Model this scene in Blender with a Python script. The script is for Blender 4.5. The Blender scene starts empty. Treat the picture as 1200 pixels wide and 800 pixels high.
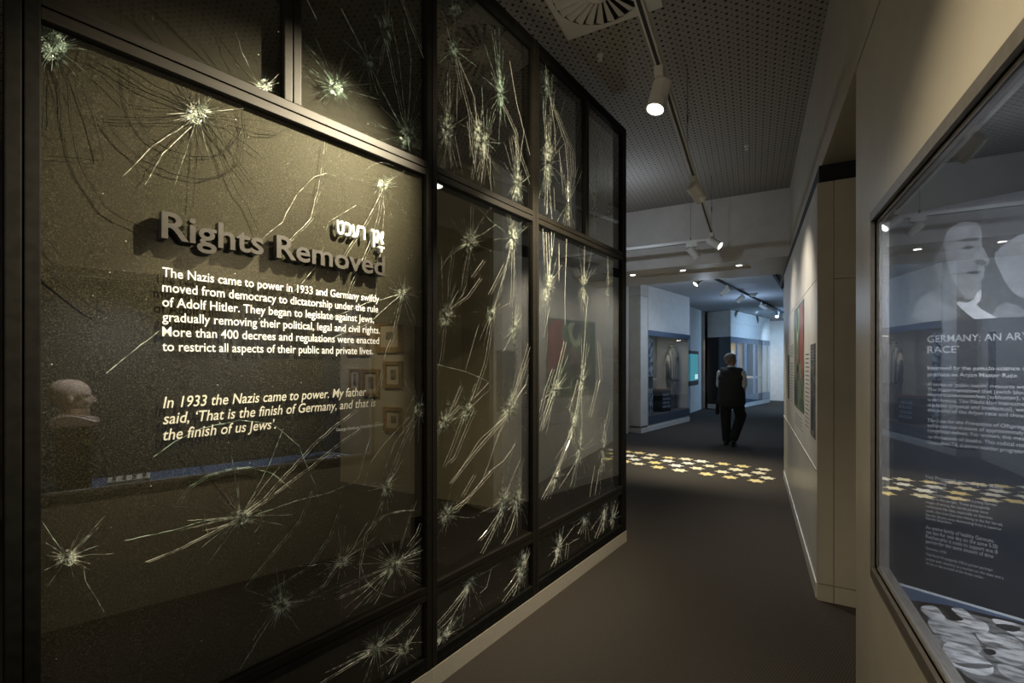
import bpy, bmesh, math, random
from mathutils import Vector, Matrix
from math import sin, cos, pi, radians, sqrt, atan2
random.seed(7)
SC = bpy.context.scene
COL = SC.collection
# ------------------------------------------------------------------ camera, world, exposure, lights
CAMH = 1.53
cam = bpy.data.cameras.new('camera'); camo = bpy.data.objects.new('camera', cam); COL.objects.link(camo)
camo.location = (0, 0, CAMH); camo.rotation_euler = (pi/2, 0, radians(28))
cam.lens = 15.9; cam.sensor_width = 36; cam.shift_y = 25/1200; cam.clip_start = .05
SC.camera = camo
SC.view_settings.view_transform = 'Standard'; SC.view_settings.look = 'None'
SC.view_settings.exposure = 0; SC.view_settings.gamma = 1; SC.view_settings.use_curve_mapping = False
SC.cycles.max_bounces = 8; SC.cycles.transparent_max_bounces = 24
SC.cycles.use_denoising = True
w = bpy.data.worlds.new('world'); SC.world = w; w.use_nodes = True
w.node_tree.nodes['Background'].inputs[0].default_value = (.55, .58, .65, 1)
w.node_tree.nodes['Background'].inputs[1].default_value = .02
WARM = (1, .86, .60); NEUT = (1, .93, .82); COOL = (.50, .70, 1.0); PALE = (.80, .90, 1)

def light(name, kind, loc, energy, col=(1, 1, 1), target=None, size=.04, angle=60, blend=.6, sy=None):
    l = bpy.data.lights.new(name, kind); l.energy = energy; l.color = col
    if kind == 'AREA':
        l.shape = 'RECTANGLE'; l.size = size; l.size_y = sy or size
    else:
        l.shadow_soft_size = size
    if kind == 'SPOT':
        l.spot_size = radians(angle); l.spot_blend = blend
    o = bpy.data.objects.new(name, l); COL.objects.link(o); o.location = loc
    if target is not None:
        o.rotation_euler = (Vector(target)-Vector(loc)).to_track_quat('-Z', 'Y').to_euler()
    return o
# spots: title panel, glass panes, poster wall, stars, far gallery; plus added fill lights
light('title_spot', 'SPOT', (-.41, 1.62, 2.96), 640, WARM, (-1.45, 1.09, 2.13), .02, 52, 1)
light('upper_pane_fill', 'SPOT', (-.41, 2.0, 2.95), 60, WARM, (-1.25, 2.35, 2.85), .02, 90, 1)  # added with no fixture on the track, brightens the upper cracks
light('pane_spot', 'SPOT', (-.455, 2.395, 2.72), 170, WARM, (-1.15, 2.55, 1.9), .02, 88, .8)
light('pane_spot_far', 'SPOT', (-.41, 3.2, 2.94), 60, WARM, (-1.05, 3.2, 1.6), .02, 80, .8)
light('poster_spot', 'SPOT', (-.33, 3.95, 2.75), 80, NEUT, (.37, 4.3, 1.55), .02, 92, 1)
light('poster_spot_far', 'SPOT', (-.36, 5.62, 2.80), 52, NEUT, (.37, 5.3, 1.6), .02, 86, 1)
light('case_wall_fill', 'SPOT', (-.41, .8, 2.96), 120, WARM, (.4, 1.5, .5), .02, 84, 1)  # added without a fixture to brighten the wall below the case
for x in (-1.59, -.88, -.16):
    light('star_light', 'SPOT', (x, 6.86, 2.79), 150, (1, .93, .74), (x, 7.1, 0), .02, 62, .85)
light('end_fill', 'POINT', (-.82, 9.6, 2.55), 17, (.68, .82, 1), None, .02)  # bare point added to raise the far gallery's ambient light
light('far_fill', 'POINT', (-.1, 13.2, 2.55), 26, (.45, .66, 1), None, .02)  # second added fill point, no lamp hangs there, lifts the far ceiling
light('cool_light', 'SPOT', (.6, 11.3, 2.95), 58, COOL, (-1.7, 11.5, .9), .03, 150, 1)
light('cool_light_far', 'SPOT', (2.2, 16.4, 2.9), 420, (.36, .62, 1), (-.1, 18.3, .8), .03, 150, 1)
light('far_wall_light', 'SPOT', (.9, 18.6, 3.1), 220, (.5, .72, 1), (1.4, 21, 1.2), .03, 100, 1)
light('ceiling_glow', 'SPOT', (-.5, 10.6, 3.0), 40, (.70, .80, 1), (-1.2, 9.5, 0), .03, 150, 1)
light('beam_fill', 'POINT', (-1.3, 5.2, 3.05), 9, (.72, .83, 1), None, .02)  # bare fill point added in front of the beam, no fixture
light('near_fill', 'POINT', (-.38, -1.4, 2.3), 22, (1, .9, .76), None, .02)  # bare fill point added behind the camera for warm ambient light
light('frames_spot', 'SPOT', (-4.1, 2.6, 3.0), 60, WARM, (-4.4, 4.1, 1.6), .02, 46, .5)
for y, e, tgt in ((.66, 60, (.68, .30, 1.25)), (1.05, 70, (.70, 1.65, 1.2))):
    light('case_fill', 'SPOT', (.50, y, 2.03), e, (.86, .92, 1), tgt, .01, 140, 1)  # unseen spots added under the case top to light bust and panel

# ------------------------------------------------------------------ helpers
FW = Vector((-sin(radians(28)), cos(radians(28)), 0)); RT = Vector((cos(radians(28)), sin(radians(28)), 0)); UP = Vector((0, 0, 1))
EYE = Vector((0, 0, CAMH))
def ray(x, y): return FW + RT*((x-600)/530) + UP*((425-y)/530)
class Frame:                      # a vertical plane: x along it, y into the wall, z up
    def __init__(s, origin, deg):
        a = radians(deg); ex = Vector((sin(a), cos(a), 0)); ey = Vector((-cos(a), sin(a), 0))
        s.M = Matrix(((ex.x, ey.x, 0, origin[0]), (ex.y, ey.y, 0, origin[1]), (0, 0, 1, origin[2]), (0, 0, 0, 1)))
        s.I = s.M.inverted()
    def hit(s, px, py, d=0):
        o = s.I @ EYE; v = s.I.to_3x3() @ ray(px, py); t = (d-o.y)/v.y; p = o+v*t
        return p.x, p.z
def floor_at(px, py, z=0):
    v = ray(px, py); return EYE + v*((z-CAMH)/v.z)

def P(m, name, **kw):
    return m.node_tree.nodes['Principled BSDF'].inputs[name]
def mat(name, col, rough=.6, metal=0, spec=.5, emit=None, es=0):
    m = bpy.data.materials.new(name); m.use_nodes = True
    b = m.node_tree.nodes['Principled BSDF']
    b.inputs['Base Color'].default_value = (*col, 1); b.inputs['Roughness'].default_value = rough
    b.inputs['Metallic'].default_value = metal; b.inputs['Specular IOR Level'].default_value = spec
    if emit:
        b.inputs['Emission Color'].default_value = (*emit, 1); b.inputs['Emission Strength'].default_value = es
    return m
def noise_mat(name, c1, c2, scale=20, rough=.6, detail=3, lo=.4, hi=.6, spec=.5, bump=0, stretch=(1, 1, 1), metal=0):
    m = mat(name, c1, rough, metal, spec); nt = m.node_tree; b = nt.nodes['Principled BSDF']
    tc = nt.nodes.new('ShaderNodeTexCoord'); mp = nt.nodes.new('ShaderNodeMapping'); mp.inputs['Scale'].default_value = stretch
    n = nt.nodes.new('ShaderNodeTexNoise'); n.inputs['Scale'].default_value = scale; n.inputs['Detail'].default_value = detail
    r = nt.nodes.new('ShaderNodeValToRGB'); r.color_ramp.elements[0].position = lo; r.color_ramp.elements[1].position = hi
    r.color_ramp.elements[0].color = (*c1, 1); r.color_ramp.elements[1].color = (*c2, 1)
    L = nt.links.new
    L(tc.outputs['Object'], mp.inputs[0]); L(mp.outputs[0], n.inputs['Vector']); L(n.outputs[0], r.inputs[0]); L(r.outputs[0], b.inputs['Base Color'])
    if bump:
        bp = nt.nodes.new('ShaderNodeBump'); bp.inputs['Strength'].default_value = bump; bp.inputs['Distance'].default_value = .004
        L(n.outputs[0], bp.inputs['Height']); L(bp.outputs[0], b.inputs['Normal'])
    return m
def glass_mat(name, f0, tint=(1, 1, 1), rough=0):
    m = bpy.data.materials.new(name); m.use_nodes = True; nt = m.node_tree; nt.nodes.clear(); L = nt.links.new
    out = nt.nodes.new('ShaderNodeOutputMaterial'); mx = nt.nodes.new('ShaderNodeMixShader')
    tr = nt.nodes.new('ShaderNodeBsdfTransparent'); tr.inputs[0].default_value = (*tint, 1)
    gl = nt.nodes.new('ShaderNodeBsdfGlossy'); gl.inputs['Roughness'].default_value = rough
    lw = nt.nodes.new('ShaderNodeLayerWeight'); lw.inputs[0].default_value = .5
    pw = nt.nodes.new('ShaderNodeMath'); pw.operation = 'POWER'; pw.inputs[1].default_value = 4
    ma = nt.nodes.new('ShaderNodeMath'); ma.operation = 'MULTIPLY_ADD'; ma.inputs[1].default_value = 1-f0; ma.inputs[2].default_value = f0
    L(lw.outputs['Facing'], pw.inputs[0]); L(pw.outputs[0], ma.inputs[0]); L(ma.outputs[0], mx.inputs[0])
    L(tr.outputs[0], mx.inputs[1]); L(gl.outputs[0], mx.inputs[2]); L(mx.outputs[0], out.inputs[0])
    return m

M = {}
M['black'] = noise_mat('black_frame', (.008, .0078, .007), (.012, .0115, .010), 30, .6, spec=.12)
M['bronze'] = noise_mat('bronze_rail', (.013, .0115, .009), (.018, .0155, .012), 40, .5, spec=.25, stretch=(.2, 1, 3))
M['skirt'] = noise_mat('pale_skirting', (.50, .45, .36), (.54, .49, .40), 60, .55)
M['white'] = noise_mat('white_wall_paint', (.62, .59, .54), (.66, .63, .58), 6, .55, spec=.3)
M['satin'] = noise_mat('matt_white_panel', (.50, .475, .41), (.54, .51, .45), 5, .55, spec=.25)
M['gloss'] = noise_mat('satin_white_panel', (.56, .53, .46), (.60, .57, .50), 5, .30, spec=.55)
M['wallgrey'] = noise_mat('warm_grey_wall', (.42, .38, .31), (.45, .41, .34), 5, .42, spec=.4)
M['column'] = noise_mat('column_panel', (.50, .46, .38), (.53, .49, .41), 5, .45, spec=.4)
M['dark'] = noise_mat('dark_interior', (.05, .048, .045), (.06, .058, .055), 8, .7)
M['shadow_gap'] = mat('gap_shade_black', (.012, .012, .012), .8)
M['frame'] = noise_mat('brown_metal_frame', (.13, .115, .10), (.15, .135, .12), 50, .45, metal=.3)
M['trackwhite'] = mat('white_fixture', (.68, .66, .60), .45)
M['trackslot'] = mat('track_slot', (.03, .03, .03), .6)
M['lens'] = mat('lamp_lens', (.9, .9, .9), .3, emit=(1, .97, .9), es=9)
M['dim_lens'] = mat('unlit_lens', (.25, .25, .25), .2)
M['wire'] = mat('hanging_wire', (.10, .10, .10), .4, .6)
M['glass'] = glass_mat('dark_reflective_glass', .15, (.80, .80, .76))
M['caseglass'] = glass_mat('case_glass', .048, (.88, .9, .92))
M['farglass'] = glass_mat('far_case_glass', .05, (.85, .9, .95))
M['crack'] = noise_mat('glint_crack', (.22, .23, .19), (.92, .95, .84), 45, .2, 2, .42, .58, .9)  # broken glints along the cracks painted as pale and dull noise
M['crackgreen'] = noise_mat('green_crack', (.12, .17, .13), (.55, .72, .60), 45, .25, 2, .42, .58, .9)
M['streak'] = noise_mat('highlight_streak', (.55, .56, .46), (1.0, 1.0, .90), 60, .12, 2, .40, .56, 1)  # spotlight highlights on the cracks put into a pale base colour
M['crackdark'] = mat('unlit_crack', (.012, .012, .010), .35, 0, .3)  # crack facets that catch no light, painted dark
M['ink'] = mat('white_print', (.84, .88, .90), .5)
M['greyink'] = mat('pale_grey_print', (.50, .50, .52), .5)
M['blackink'] = mat('black_print', (.03, .03, .03), .6)
M['wallink'] = mat('grey_wall_print', (.13, .125, .11), .6)
M['letter'] = noise_mat('dark_grey_letter', (.024, .021, .018), (.034, .030, .025), 60, .45)
M['navy'] = noise_mat('navy_panel', (.030, .034, .046), (.036, .040, .053), 5, .6)
M['blue'] = noise_mat('blue_board', (.085, .13, .23), (.10, .15, .26), 6, .6)
M['gold'] = noise_mat('gilt_frame', (.42, .27, .10), (.55, .38, .16), 40, .4, metal=.3)
M['mount'] = mat('cream_mount', (.62, .54, .40), .7)
M['sepia'] = noise_mat('old_photograph', (.07, .06, .05), (.30, .26, .20), 14, .6, lo=.35, hi=.65)
M['bw'] = noise_mat('black_white_photograph', (.02, .02, .02), (.78, .77, .74), 9, .6, lo=.40, hi=.62)
M['bwdark'] = noise_mat('dark_photograph', (.02, .02, .018), (.22, .20, .17), 18, .6, lo=.40, hi=.7)
M['creamwall'] = noise_mat('cream_wall', (.52, .47, .36), (.55, .50, .39), 4, .7)
M['star'] = None
M['skin'] = mat('skin', (.36, .20, .14), .55)
M['hair'] = noise_mat('grey_hair', (.13, .12, .11), (.24, .22, .20), 60, .7)
M['vest'] = noise_mat('black_vest', (.020, .021, .022), (.028, .029, .030), 60, .8)
M['shirt'] = mat('white_shirt', (.70, .70, .68), .7)
M['trouser'] = noise_mat('black_trousers', (.010, .010, .011), (.015, .015, .016), 50, .85)
M['shoe'] = mat('black_shoe', (.010, .010, .010), .4)
M['screen'] = mat('screen', (.02, .05, .06), .2, emit=(.10, .42, .52), es=.55)
M['screenbright'] = mat('screen_bright', (.1, .2, .2), .2, emit=(.5, .9, .95), es=.8)
M['ceramic'] = mat('glazed_bust', (.62, .45, .34), .18, 0, .6)

# back board: dark bronze with metallic fleck
def fleck():
    m = mat('flecked_board', (.1, .09, .07), .55); nt = m.node_tree; b = nt.nodes['Principled BSDF']; L = nt.links.new
    tc = nt.nodes.new('ShaderNodeTexCoord')
    n = nt.nodes.new('ShaderNodeTexNoise'); n.inputs['Scale'].default_value = 260; n.inputs['Detail'].default_value = 2
    r = nt.nodes.new('ShaderNodeValToRGB'); e = r.color_ramp.elements
    e[0].position = .36; e[0].color = (.040, .037, .030, 1); e[1].position = .60; e[1].color = (.150, .138, .106, 1)
    x = e.new(.72); x.color = (.34, .32, .26, 1)
    L(tc.outputs['Object'], n.inputs['Vector']); L(n.outputs[0], r.inputs[0]); L(r.outputs[0], b.inputs['Base Color'])
    return m
M['board'] = fleck()
def perforated():
    m = mat('perforated_plaster', (.27, .25, .22), .8, spec=.2); nt = m.node_tree; b = nt.nodes['Principled BSDF']; L = nt.links.new
    tc = nt.nodes.new('ShaderNodeTexCoord'); sx = nt.nodes.new('ShaderNodeSeparateXYZ'); L(tc.outputs['Object'], sx.inputs[0])
    def mth(op, a, bb=None):
        n = nt.nodes.new('ShaderNodeMath'); n.operation = op
        for i, v in enumerate((a, bb)):
            if v is None: continue
            if isinstance(v, (int, float)): n.inputs[i].default_value = v
            else: L(v, n.inputs[i])
        return n.outputs[0]
    def dots(off, rad):
        ds = []
        for ax in (0, 1):
            u = mth('ADD', mth('MULTIPLY', sx.outputs[ax], 1/.056), off)
            ds.append(mth('POWER', mth('SUBTRACT', mth('FRACT', u), .5), 2))
        return mth('LESS_THAN', mth('SQRT', mth('ADD', ds[0], ds[1])), rad)
    both = mth('MAXIMUM', dots(0, .17), dots(.5, .105))
    mx = nt.nodes.new('ShaderNodeMix'); mx.data_type = 'RGBA'
    mx.inputs['A'].default_value = (.33, .305, .27, 1); mx.inputs['B'].default_value = (.035, .032, .03, 1)
    L(both, mx.inputs['Factor']); L(mx.outputs['Result'], b.inputs['Base Color'])
    return m
M['perf'] = perforated()
def carpet():
    m = mat('brown_carpet', (.04, .035, .03), .95, spec=.1); nt = m.node_tree; b = nt.nodes['Principled BSDF']; L = nt.links.new
    tc = nt.nodes.new('ShaderNodeTexCoord'); mp = nt.nodes.new('ShaderNodeMapping'); mp.inputs['Rotation'].default_value = (0, 0, .35)
    L(tc.outputs['Object'], mp.inputs[0])
    wv = nt.nodes.new('ShaderNodeTexWave'); wv.inputs['Scale'].default_value = 26; wv.inputs['Distortion'].default_value = 1.2; wv.inputs['Detail'].default_value = 2
    n = nt.nodes.new('ShaderNodeTexNoise'); n.inputs['Scale'].default_value = 240
    L(mp.outputs[0], wv.inputs[0]); L(tc.outputs['Object'], n.inputs['Vector'])
    mul = nt.nodes.new('ShaderNodeMath'); mul.operation = 'MULTIPLY_ADD'; mul.inputs[1].default_value = .35; L(wv.outputs[1], mul.inputs[0]); L(n.outputs[0], mul.inputs[2])
    r = nt.nodes.new('ShaderNodeValToRGB'); e = r.color_ramp.elements; e[0].position = .35; e[1].position = .95
    e[0].color = (.038, .033, .028, 1); e[1].color = (.082, .071, .060, 1)
    L(mul.outputs[0], r.inputs[0]); L(r.outputs[0], b.inputs['Base Color'])
    bp = nt.nodes.new('ShaderNodeBump'); bp.inputs['Strength'].default_value = .5; bp.inputs['Distance'].default_value = .004
    L(mul.outputs[0], bp.inputs['Height']); L(bp.outputs[0], b.inputs['Normal'])
    return m
M['carpet'] = carpet()
def stripes():
    m = mat('striped_cloth', (.4, .38, .33), .9); nt = m.node_tree; b = nt.nodes['Principled BSDF']; L = nt.links.new
    tc = nt.nodes.new('ShaderNodeTexCoord'); wv = nt.nodes.new('ShaderNodeTexWave'); wv.inputs['Scale'].default_value = 5.5; wv.inputs['Distortion'].default_value = .4
    r = nt.nodes.new('ShaderNodeValToRGB'); r.color_ramp.interpolation = 'CONSTANT'; e = r.color_ramp.elements
    e[0].color = (.11, .10, .09, 1); e[1].color = (.42, .37, .29, 1); e[1].position = .48
    L(tc.outputs['Object'], wv.inputs[0]); L(wv.outputs[0], r.inputs[0]); L(r.outputs[0], b.inputs['Base Color'])
    return m
M['stripe'] = stripes()
M['stripedark'] = noise_mat('striped_trousers', (.05, .045, .04), (.20, .18, .15), 9, .9, stretch=(3, 3, .05), lo=.47, hi=.5)
M['staryellow'] = noise_mat('yellow_star', (.84, .66, .24), (.88, .72, .32), 30, .6)
M['starpale'] = noise_mat('pale_star', (.84, .74, .46), (.90, .82, .58), 30, .6)
M['starwhite'] = noise_mat('white_star', (.84, .82, .72), (.90, .88, .80), 30, .6)

def tag(o, label=None, cat=None, group=None, kind=None):
    if label: o['label'] = label
    if cat: o['category'] = cat
    if group: o['group'] = group
    if kind: o['kind'] = kind
    return o
def empty(name, loc=(0, 0, 0), rz=0, mtx=None):
    o = bpy.data.objects.new(name, None); COL.objects.link(o); o.empty_display_size = .05
    if mtx is not None: o.matrix_world = mtx
    else: o.location = loc; o.rotation_euler = (0, 0, rz)
    return o
class MB:
    def __init__(s): s.bm = bmesh.new()
    def poly(s, pts):
        vs = [s.bm.verts.new(p) for p in pts]
        try: return s.bm.faces.new(vs)
        except ValueError: return None
    def box(s, a, b, T=None, bev=0):
        x0, x1 = sorted((a[0], b[0])); y0, y1 = sorted((a[1], b[1])); z0, z1 = sorted((a[2], b[2]))
        t = bmesh.new(); c = [(x0, y0, z0), (x1, y0, z0), (x1, y1, z0), (x0, y1, z0), (x0, y0, z1), (x1, y0, z1), (x1, y1, z1), (x0, y1, z1)]
        v = [t.verts.new(p) for p in c]
        for f in ((0, 3, 2, 1), (4, 5, 6, 7), (0, 1, 5, 4), (1, 2, 6, 5), (2, 3, 7, 6), (3, 0, 4, 7)): t.faces.new([v[i] for i in f])
        if bev: bmesh.ops.bevel(t, geom=t.edges[:], offset=bev, segments=2, affect='EDGES', profile=.7)
        s.merge(t, T); return s
    def merge(s, t, T=None):
        if T is not None: t.transform(T)
        me = bpy.data.meshes.new('tmp'); t.to_mesh(me); t.free(); s.bm.from_mesh(me); bpy.data.meshes.remove(me)
    def prism(s, pts, z0, z1, T=None):          # footprint polygon in xy, extruded in z
        t = bmesh.new(); n = len(pts)
        lo = [t.verts.new((p[0], p[1], z0)) for p in pts]; hi = [t.verts.new((p[0], p[1], z1)) for p in pts]
        t.faces.new(hi); t.faces.new(lo[::-1])
        for i in range(n): t.faces.new((lo[i], lo[(i+1) % n], hi[(i+1) % n], hi[i]))
        bmesh.ops.recalc_face_normals(t, faces=t.faces[:]); s.merge(t, T); return s
    def slab(s, pts, y0, y1, T=None):           # outline in xz, thick in y
        R = Matrix(((1, 0, 0, 0), (0, 0, 1, 0), (0, 1, 0, 0), (0, 0, 0, 1)))
        return s.prism(pts, y0, y1, (T @ R) if T is not None else R)
    def tube(s, pts, r, n=8, T=None):
        t = bmesh.new(); rings = []
        pts = [Vector(p) for p in pts]; rr = r if isinstance(r, (list, tuple)) else [r]*len(pts)
        for i, p in enumerate(pts):
            d = (pts[min(i+1, len(pts)-1)]-pts[max(i-1, 0)]).normalized()
            u = d.orthogonal().normalized() if i == 0 else (u-d*u.dot(d)).normalized()
            v = d.cross(u); rings.append([t.verts.new(p+(u*cos(2*pi*k/n)+v*sin(2*pi*k/n))*rr[i]) for k in range(n)])
        for a, b in zip(rings, rings[1:]):
            for k in range(n): t.faces.new((a[k], a[(k+1) % n], b[(k+1) % n], b[k]))
        t.faces.new(rings[0][::-1]); t.faces.new(rings[-1]); s.merge(t, T); return s
    def ball(s, p, r, sc=(1, 1, 1), T=None, n=16):
        t = bmesh.new(); bmesh.ops.create_uvsphere(t, u_segments=n, v_segments=max(6, n*2//3), radius=r)
        t.transform(Matrix.Translation(p) @ Matrix.Diagonal((*sc, 1))); s.merge(t, T); return s
    def caps(s, p0, p1, r0, r1, n=14):
        p0 = Vector(p0); p1 = Vector(p1); d = (p1-p0); L_ = d.length; d.normalize()
        pts = []; rs = []
        for k in range(5):
            a = pi/2*(1-k/4); pts.append(p0-d*r0*sin(a)); rs.append(max(r0*cos(a), .0008))
        for k in range(5):
            a = pi/2*k/4; pts.append(p1+d*r1*sin(a)); rs.append(max(r1*cos(a), .0008))
        return s.tube(pts, rs, n)
    def build(s, name, m, parent=None, smooth=False, mtx=None, remesh=0):
        me = bpy.data.meshes.new(name); s.bm.to_mesh(me); s.bm.free()
        if remesh:
            o = bpy.data.objects.new('remesh_tmp', me); COL.objects.link(o)
            md = o.modifiers.new('r', 'REMESH'); md.mode = 'VOXEL'; md.voxel_size = remesh
            sm = o.modifiers.new('s', 'SMOOTH'); sm.factor = .5; sm.iterations = 4
            dg = bpy.context.evaluated_depsgraph_get(); dg.update()
            m2 = bpy.data.meshes.new_from_object(o.evaluated_get(dg)); bpy.data.objects.remove(o); me = m2; me.name = name; smooth = True
        me.materials.clear()
        if m: me.materials.append(M[m] if isinstance(m, str) else m)
        if smooth: me.polygons.foreach_set('use_smooth', [True]*len(me.polygons))
        o = bpy.data.objects.new(name, me); COL.objects.link(o)
        if parent is not None: o.parent = parent
        if mtx is not None: o.matrix_world = mtx
        return o
def struct(o): o['kind'] = 'structure'; return o

def text_bm(body, width=None, cap=.03, extrude=0, bold=0, shear=0):
    c = bpy.data.curves.new('txt', 'FONT'); c.body = body; c.offset = bold; c.shear = shear; c.resolution_u = 3
    c.extrude = 0
    o = bpy.data.objects.new('txt', c); COL.objects.link(o)
    dg = bpy.context.evaluated_depsgraph_get(); dg.update()
    me = bpy.data.meshes.new_from_object(o.evaluated_get(dg)); bpy.data.objects.remove(o); bpy.data.curves.remove(c)
    b = bmesh.new(); b.from_mesh(me); bpy.data.meshes.remove(me)
    bmesh.ops.remove_doubles(b, verts=b.verts[:], dist=.0005)
    xs = [v.co.x for v in b.verts]; x0, x1 = min(xs), max(xs); sy = cap/.70
    sx = width/(x1-x0) if width else sy
    for v in b.verts: v.co = Vector(((v.co.x-x0)*sx, v.co.y*sy, 0))
    for f in b.faces: f.smooth = False
    if extrude:
        r = bmesh.ops.extrude_face_region(b, geom=b.faces[:])
        for v in [g for g in r['geom'] if isinstance(g, bmesh.types.BMVert)]: v.co.z += extrude
        bmesh.ops.recalc_face_normals(b, faces=b.faces[:])
    return b
def place_text(mb, body, fr_T, x, z, y, width=None, cap=.03, extrude=0, bold=0, shear=0):
    """text standing on a Frame plane: local (x, y depth, z), reading along +x, facing -y"""
    b = text_bm(body, width, cap, extrude, bold, shear)
    R = Matrix(((1, 0, 0, x), (0, 0, -1, y), (0, 1, 0, z), (0, 0, 0, 1)))
    mb.merge(b, fr_T @ R)

# ================================================================== SETTING
struct(MB().box((-6.5, -3, -.1), (6, 26, 0)).build('floor', 'carpet'))
struct(MB().box((-6.5, -3, 3.66), (1.6, 6.44, 3.76)).build('ceiling', 'perf'))
struct(MB().box((-8, 7.70, 3.25), (6, 26, 3.45)).build('ceiling.001', mat('far_ceiling', (.46, .46, .46), .8)))
# beam across the corridor with its light slot
b = MB()
b.box((-6.5, 6.44, 2.83), (.40, 6.72, 3.9)).box((-6.5, 7.05, 2.83), (.40, 7.70, 3.9)).box((-6.5, 6.72, 2.86), (.40, 7.05, 3.9)).box((-.02, 6.72, 2.83), (.40, 7.05, 2.861))
struct(b.build('trim_1', 'white'))
# right wall: poster wall, upper bulkhead, case wall
b = MB()
b.box((.37, 3.53, 2.08), (.56, 7.0, 2.69)).box((.372, 3.53, 2.073), (.56, 7.0, 2.08))
b.box((.37, 3.53, .834), (.56, 7.0, 2.074)).box((.373, 3.53, .825), (.56, 7.0, .835))
struct(b.build('wall_right', 'satin'))
struct(MB().box((.37, 3.53, .10), (.56, 7.0, .826)).build('wall_right_lower', 'gloss'))
struct(MB().box((.362, 3.53, 0), (.56, 7.0, .10), bev=.004).box((.364, 3.54, .826), (.372, 7.0, .836)).build('baseboard_right', mat('satin_edge', (.66, .63, .55), .25)))
b = MB()
b.box((.40, -3, 2.82), (1.6, 8.2, 3.70))
struct(b.build('wall_right_upper', 'wallgrey'))
struct(MB().box((.385, 3.56, 2.69), (1.0, 8.2, 2.82)).build('shadow_gap_block', 'shadow_gap'))  # black block stands in for the shade inside the open gap
b = MB()          # column / return face of the poster wall
b.box((.37, 3.505, .11), (.455, 3.54, 2.69)).box((.459, 3.505, .11), (.85, 3.54, 2.06)).box((.459, 3.505, 2.066), (.85, 3.54, 2.69))
b.box((.37, 3.502, 0), (.455, 3.54, .104)).box((.459, 3.502, 0), (.85, 3.54, .104)).box((.374, 3.52, 0), (.85, 3.56, 2.69))
struct(b.build('wall_column', 'column'))
b = MB()
Y0, Y1, Z0, Z1 = -.7, 2.11, .77, 2.055
b.box((.40, Y1, 0), (.62, 2.455, 2.81)).box((.40, -3, 0), (.62, Y0, 2.81)).box((.40, Y0, 0), (.435, Y1, Z0)).box((.40, Y0, Z1), (.435, Y1, 2.81))
struct(b.build('wall_case', 'wallgrey'))
struct(MB().box((.85, 2.40, 0), (.95, 3.6, 2.82)).build('wall_niche', 'creamwall'))
struct(MB().box((-6.5, -3.1, 0), (1.6, -3, 3.7)).build('wall_back', 'wallgrey'))
# behind the partition and the far gallery
struct(MB().box((-6.5, 4.12, 0), (-2.41, 4.30, 3.7)).build('wall_pictures', 'creamwall'))
struct(MB().box((-6.6, -3, 0), (-6.5, 4.3, 3.7)).build('wall_left', 'dark'))
struct(MB().box((-2.55, 4.30, .12), (-2.41, 10.75, 3.7)).build('wall_left_far', 'white'))
struct(MB().box((-2.55, 4.30, 0), (-2.40, 10.5, .12)).build('baseboard_left', 'white'))
struct(MB().prism([(-1.90, 12.8), (-1.68, 14.62), (-1.49, 16.2), (-1.42, 16.55), (-2.3, 16.55), (-2.3, 12.8)], 0, 3.25).build('wall_screen', 'white'))
b = MB(); b.box((.55, 21.2, 0), (1.55, 21.4, 2.75)).box((1.58, 21.0, 0), (4, 21.2, 2.75)).box((.2, 21.4, 0), (4, 21.5, 3.3))
struct(b.build('wall_end', 'white'))
struct(MB().box((.55, 8.2, 0), (.7, 8.35, 3.3)).box((.43, 8.2, 2.4), (5, 8.35, 3.3)).build('wall_right_end', 'wallgrey'))
struct(MB().box((4.9, 8.2, 0), (5, 22, 3.3)).build('wall_right_far', 'white'))
struct(MB().box((.43, 7.0, 2.35), (.62, 8.2, 2.82)).box((.43, 7.0, 0), (.62, 8.2, .1)).build('trim_3', 'wallgrey'))
struct(MB().box((-8, 26, 0), (6, 26.1, 3.4)).build('wall_far', 'dark'))

# ================================================================== GLASS PARTITION
KN = (-1.344, 1.70, 0)
FB = Frame(KN, 9.6); FA = Frame(KN, 11.7)
part = empty('glass_partition', mtx=FB.M)
tag(part, 'tall black framed partition of shattered reflective glass on a pale skirting', 'partition', kind='thing')
TB = Matrix.Identity(4); TA = FB.I @ FA.M
def bx(T, name, m, boxes, bev=.003):
    b = MB()
    for a, c in boxes: b.box(a, c, T, bev)
    return b.build(name, m, part)
HT = 3.53
UR = (2.40, 2.465); LR = (.425, .49); BR = (.095, .16); TR = (3.46, HT)
xs_end = -1.273
def post(T, x0, x1, z0, z1, m='bronze'): return bx(T, 'post', m, [((x0, -.018, z0), (x0+(x1-x0)*.47, .07, z1)), ((x0+(x1-x0)*.53, -.018, z0), (x1, .07, z1)), ((x0+.004, -.010, z0+.002), (x1-.004, .065, z1-.002))])
def rail(T, x0, x1, zz, m='bronze'):
    z0, z1 = zz; h = z1-z0
    return bx(T, 'rail', m, [((x0, -.017, z0), (x1, .07, z0+h*.46)), ((x0, -.017, z0+h*.54), (x1, .07, z1)), ((x0+.002, -.009, z0+.004), (x1-.002, .06, z1-.004))], .002)
post(TA, -1.335, xs_end, BR[0], HT, 'black')
post(TB, -.032, .032, BR[0], HT)
post(TB, .826, .890, BR[0], HT)
post(TB, 2.145, 2.222, BR[0], HT, 'black')
post(TB, 1.50, 1.55, UR[1], TR[0]); post(TA, -.674, -.614, UR[1], TR[0])
for T, x0, x1 in ((TA, xs_end, -.032), (TB, .032, .826), (TB, .890, 2.145)):
    rail(T, x0, x1, UR); rail(T, x0, x1, LR); rail(T, x0, x1, BR, 'black'); rail(T, x0, x1, TR, 'black')
bx(TB, 'skirting', 'skirt', [((-.001, -.02, 0), (2.224, .07, .0945))], 0)
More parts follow.
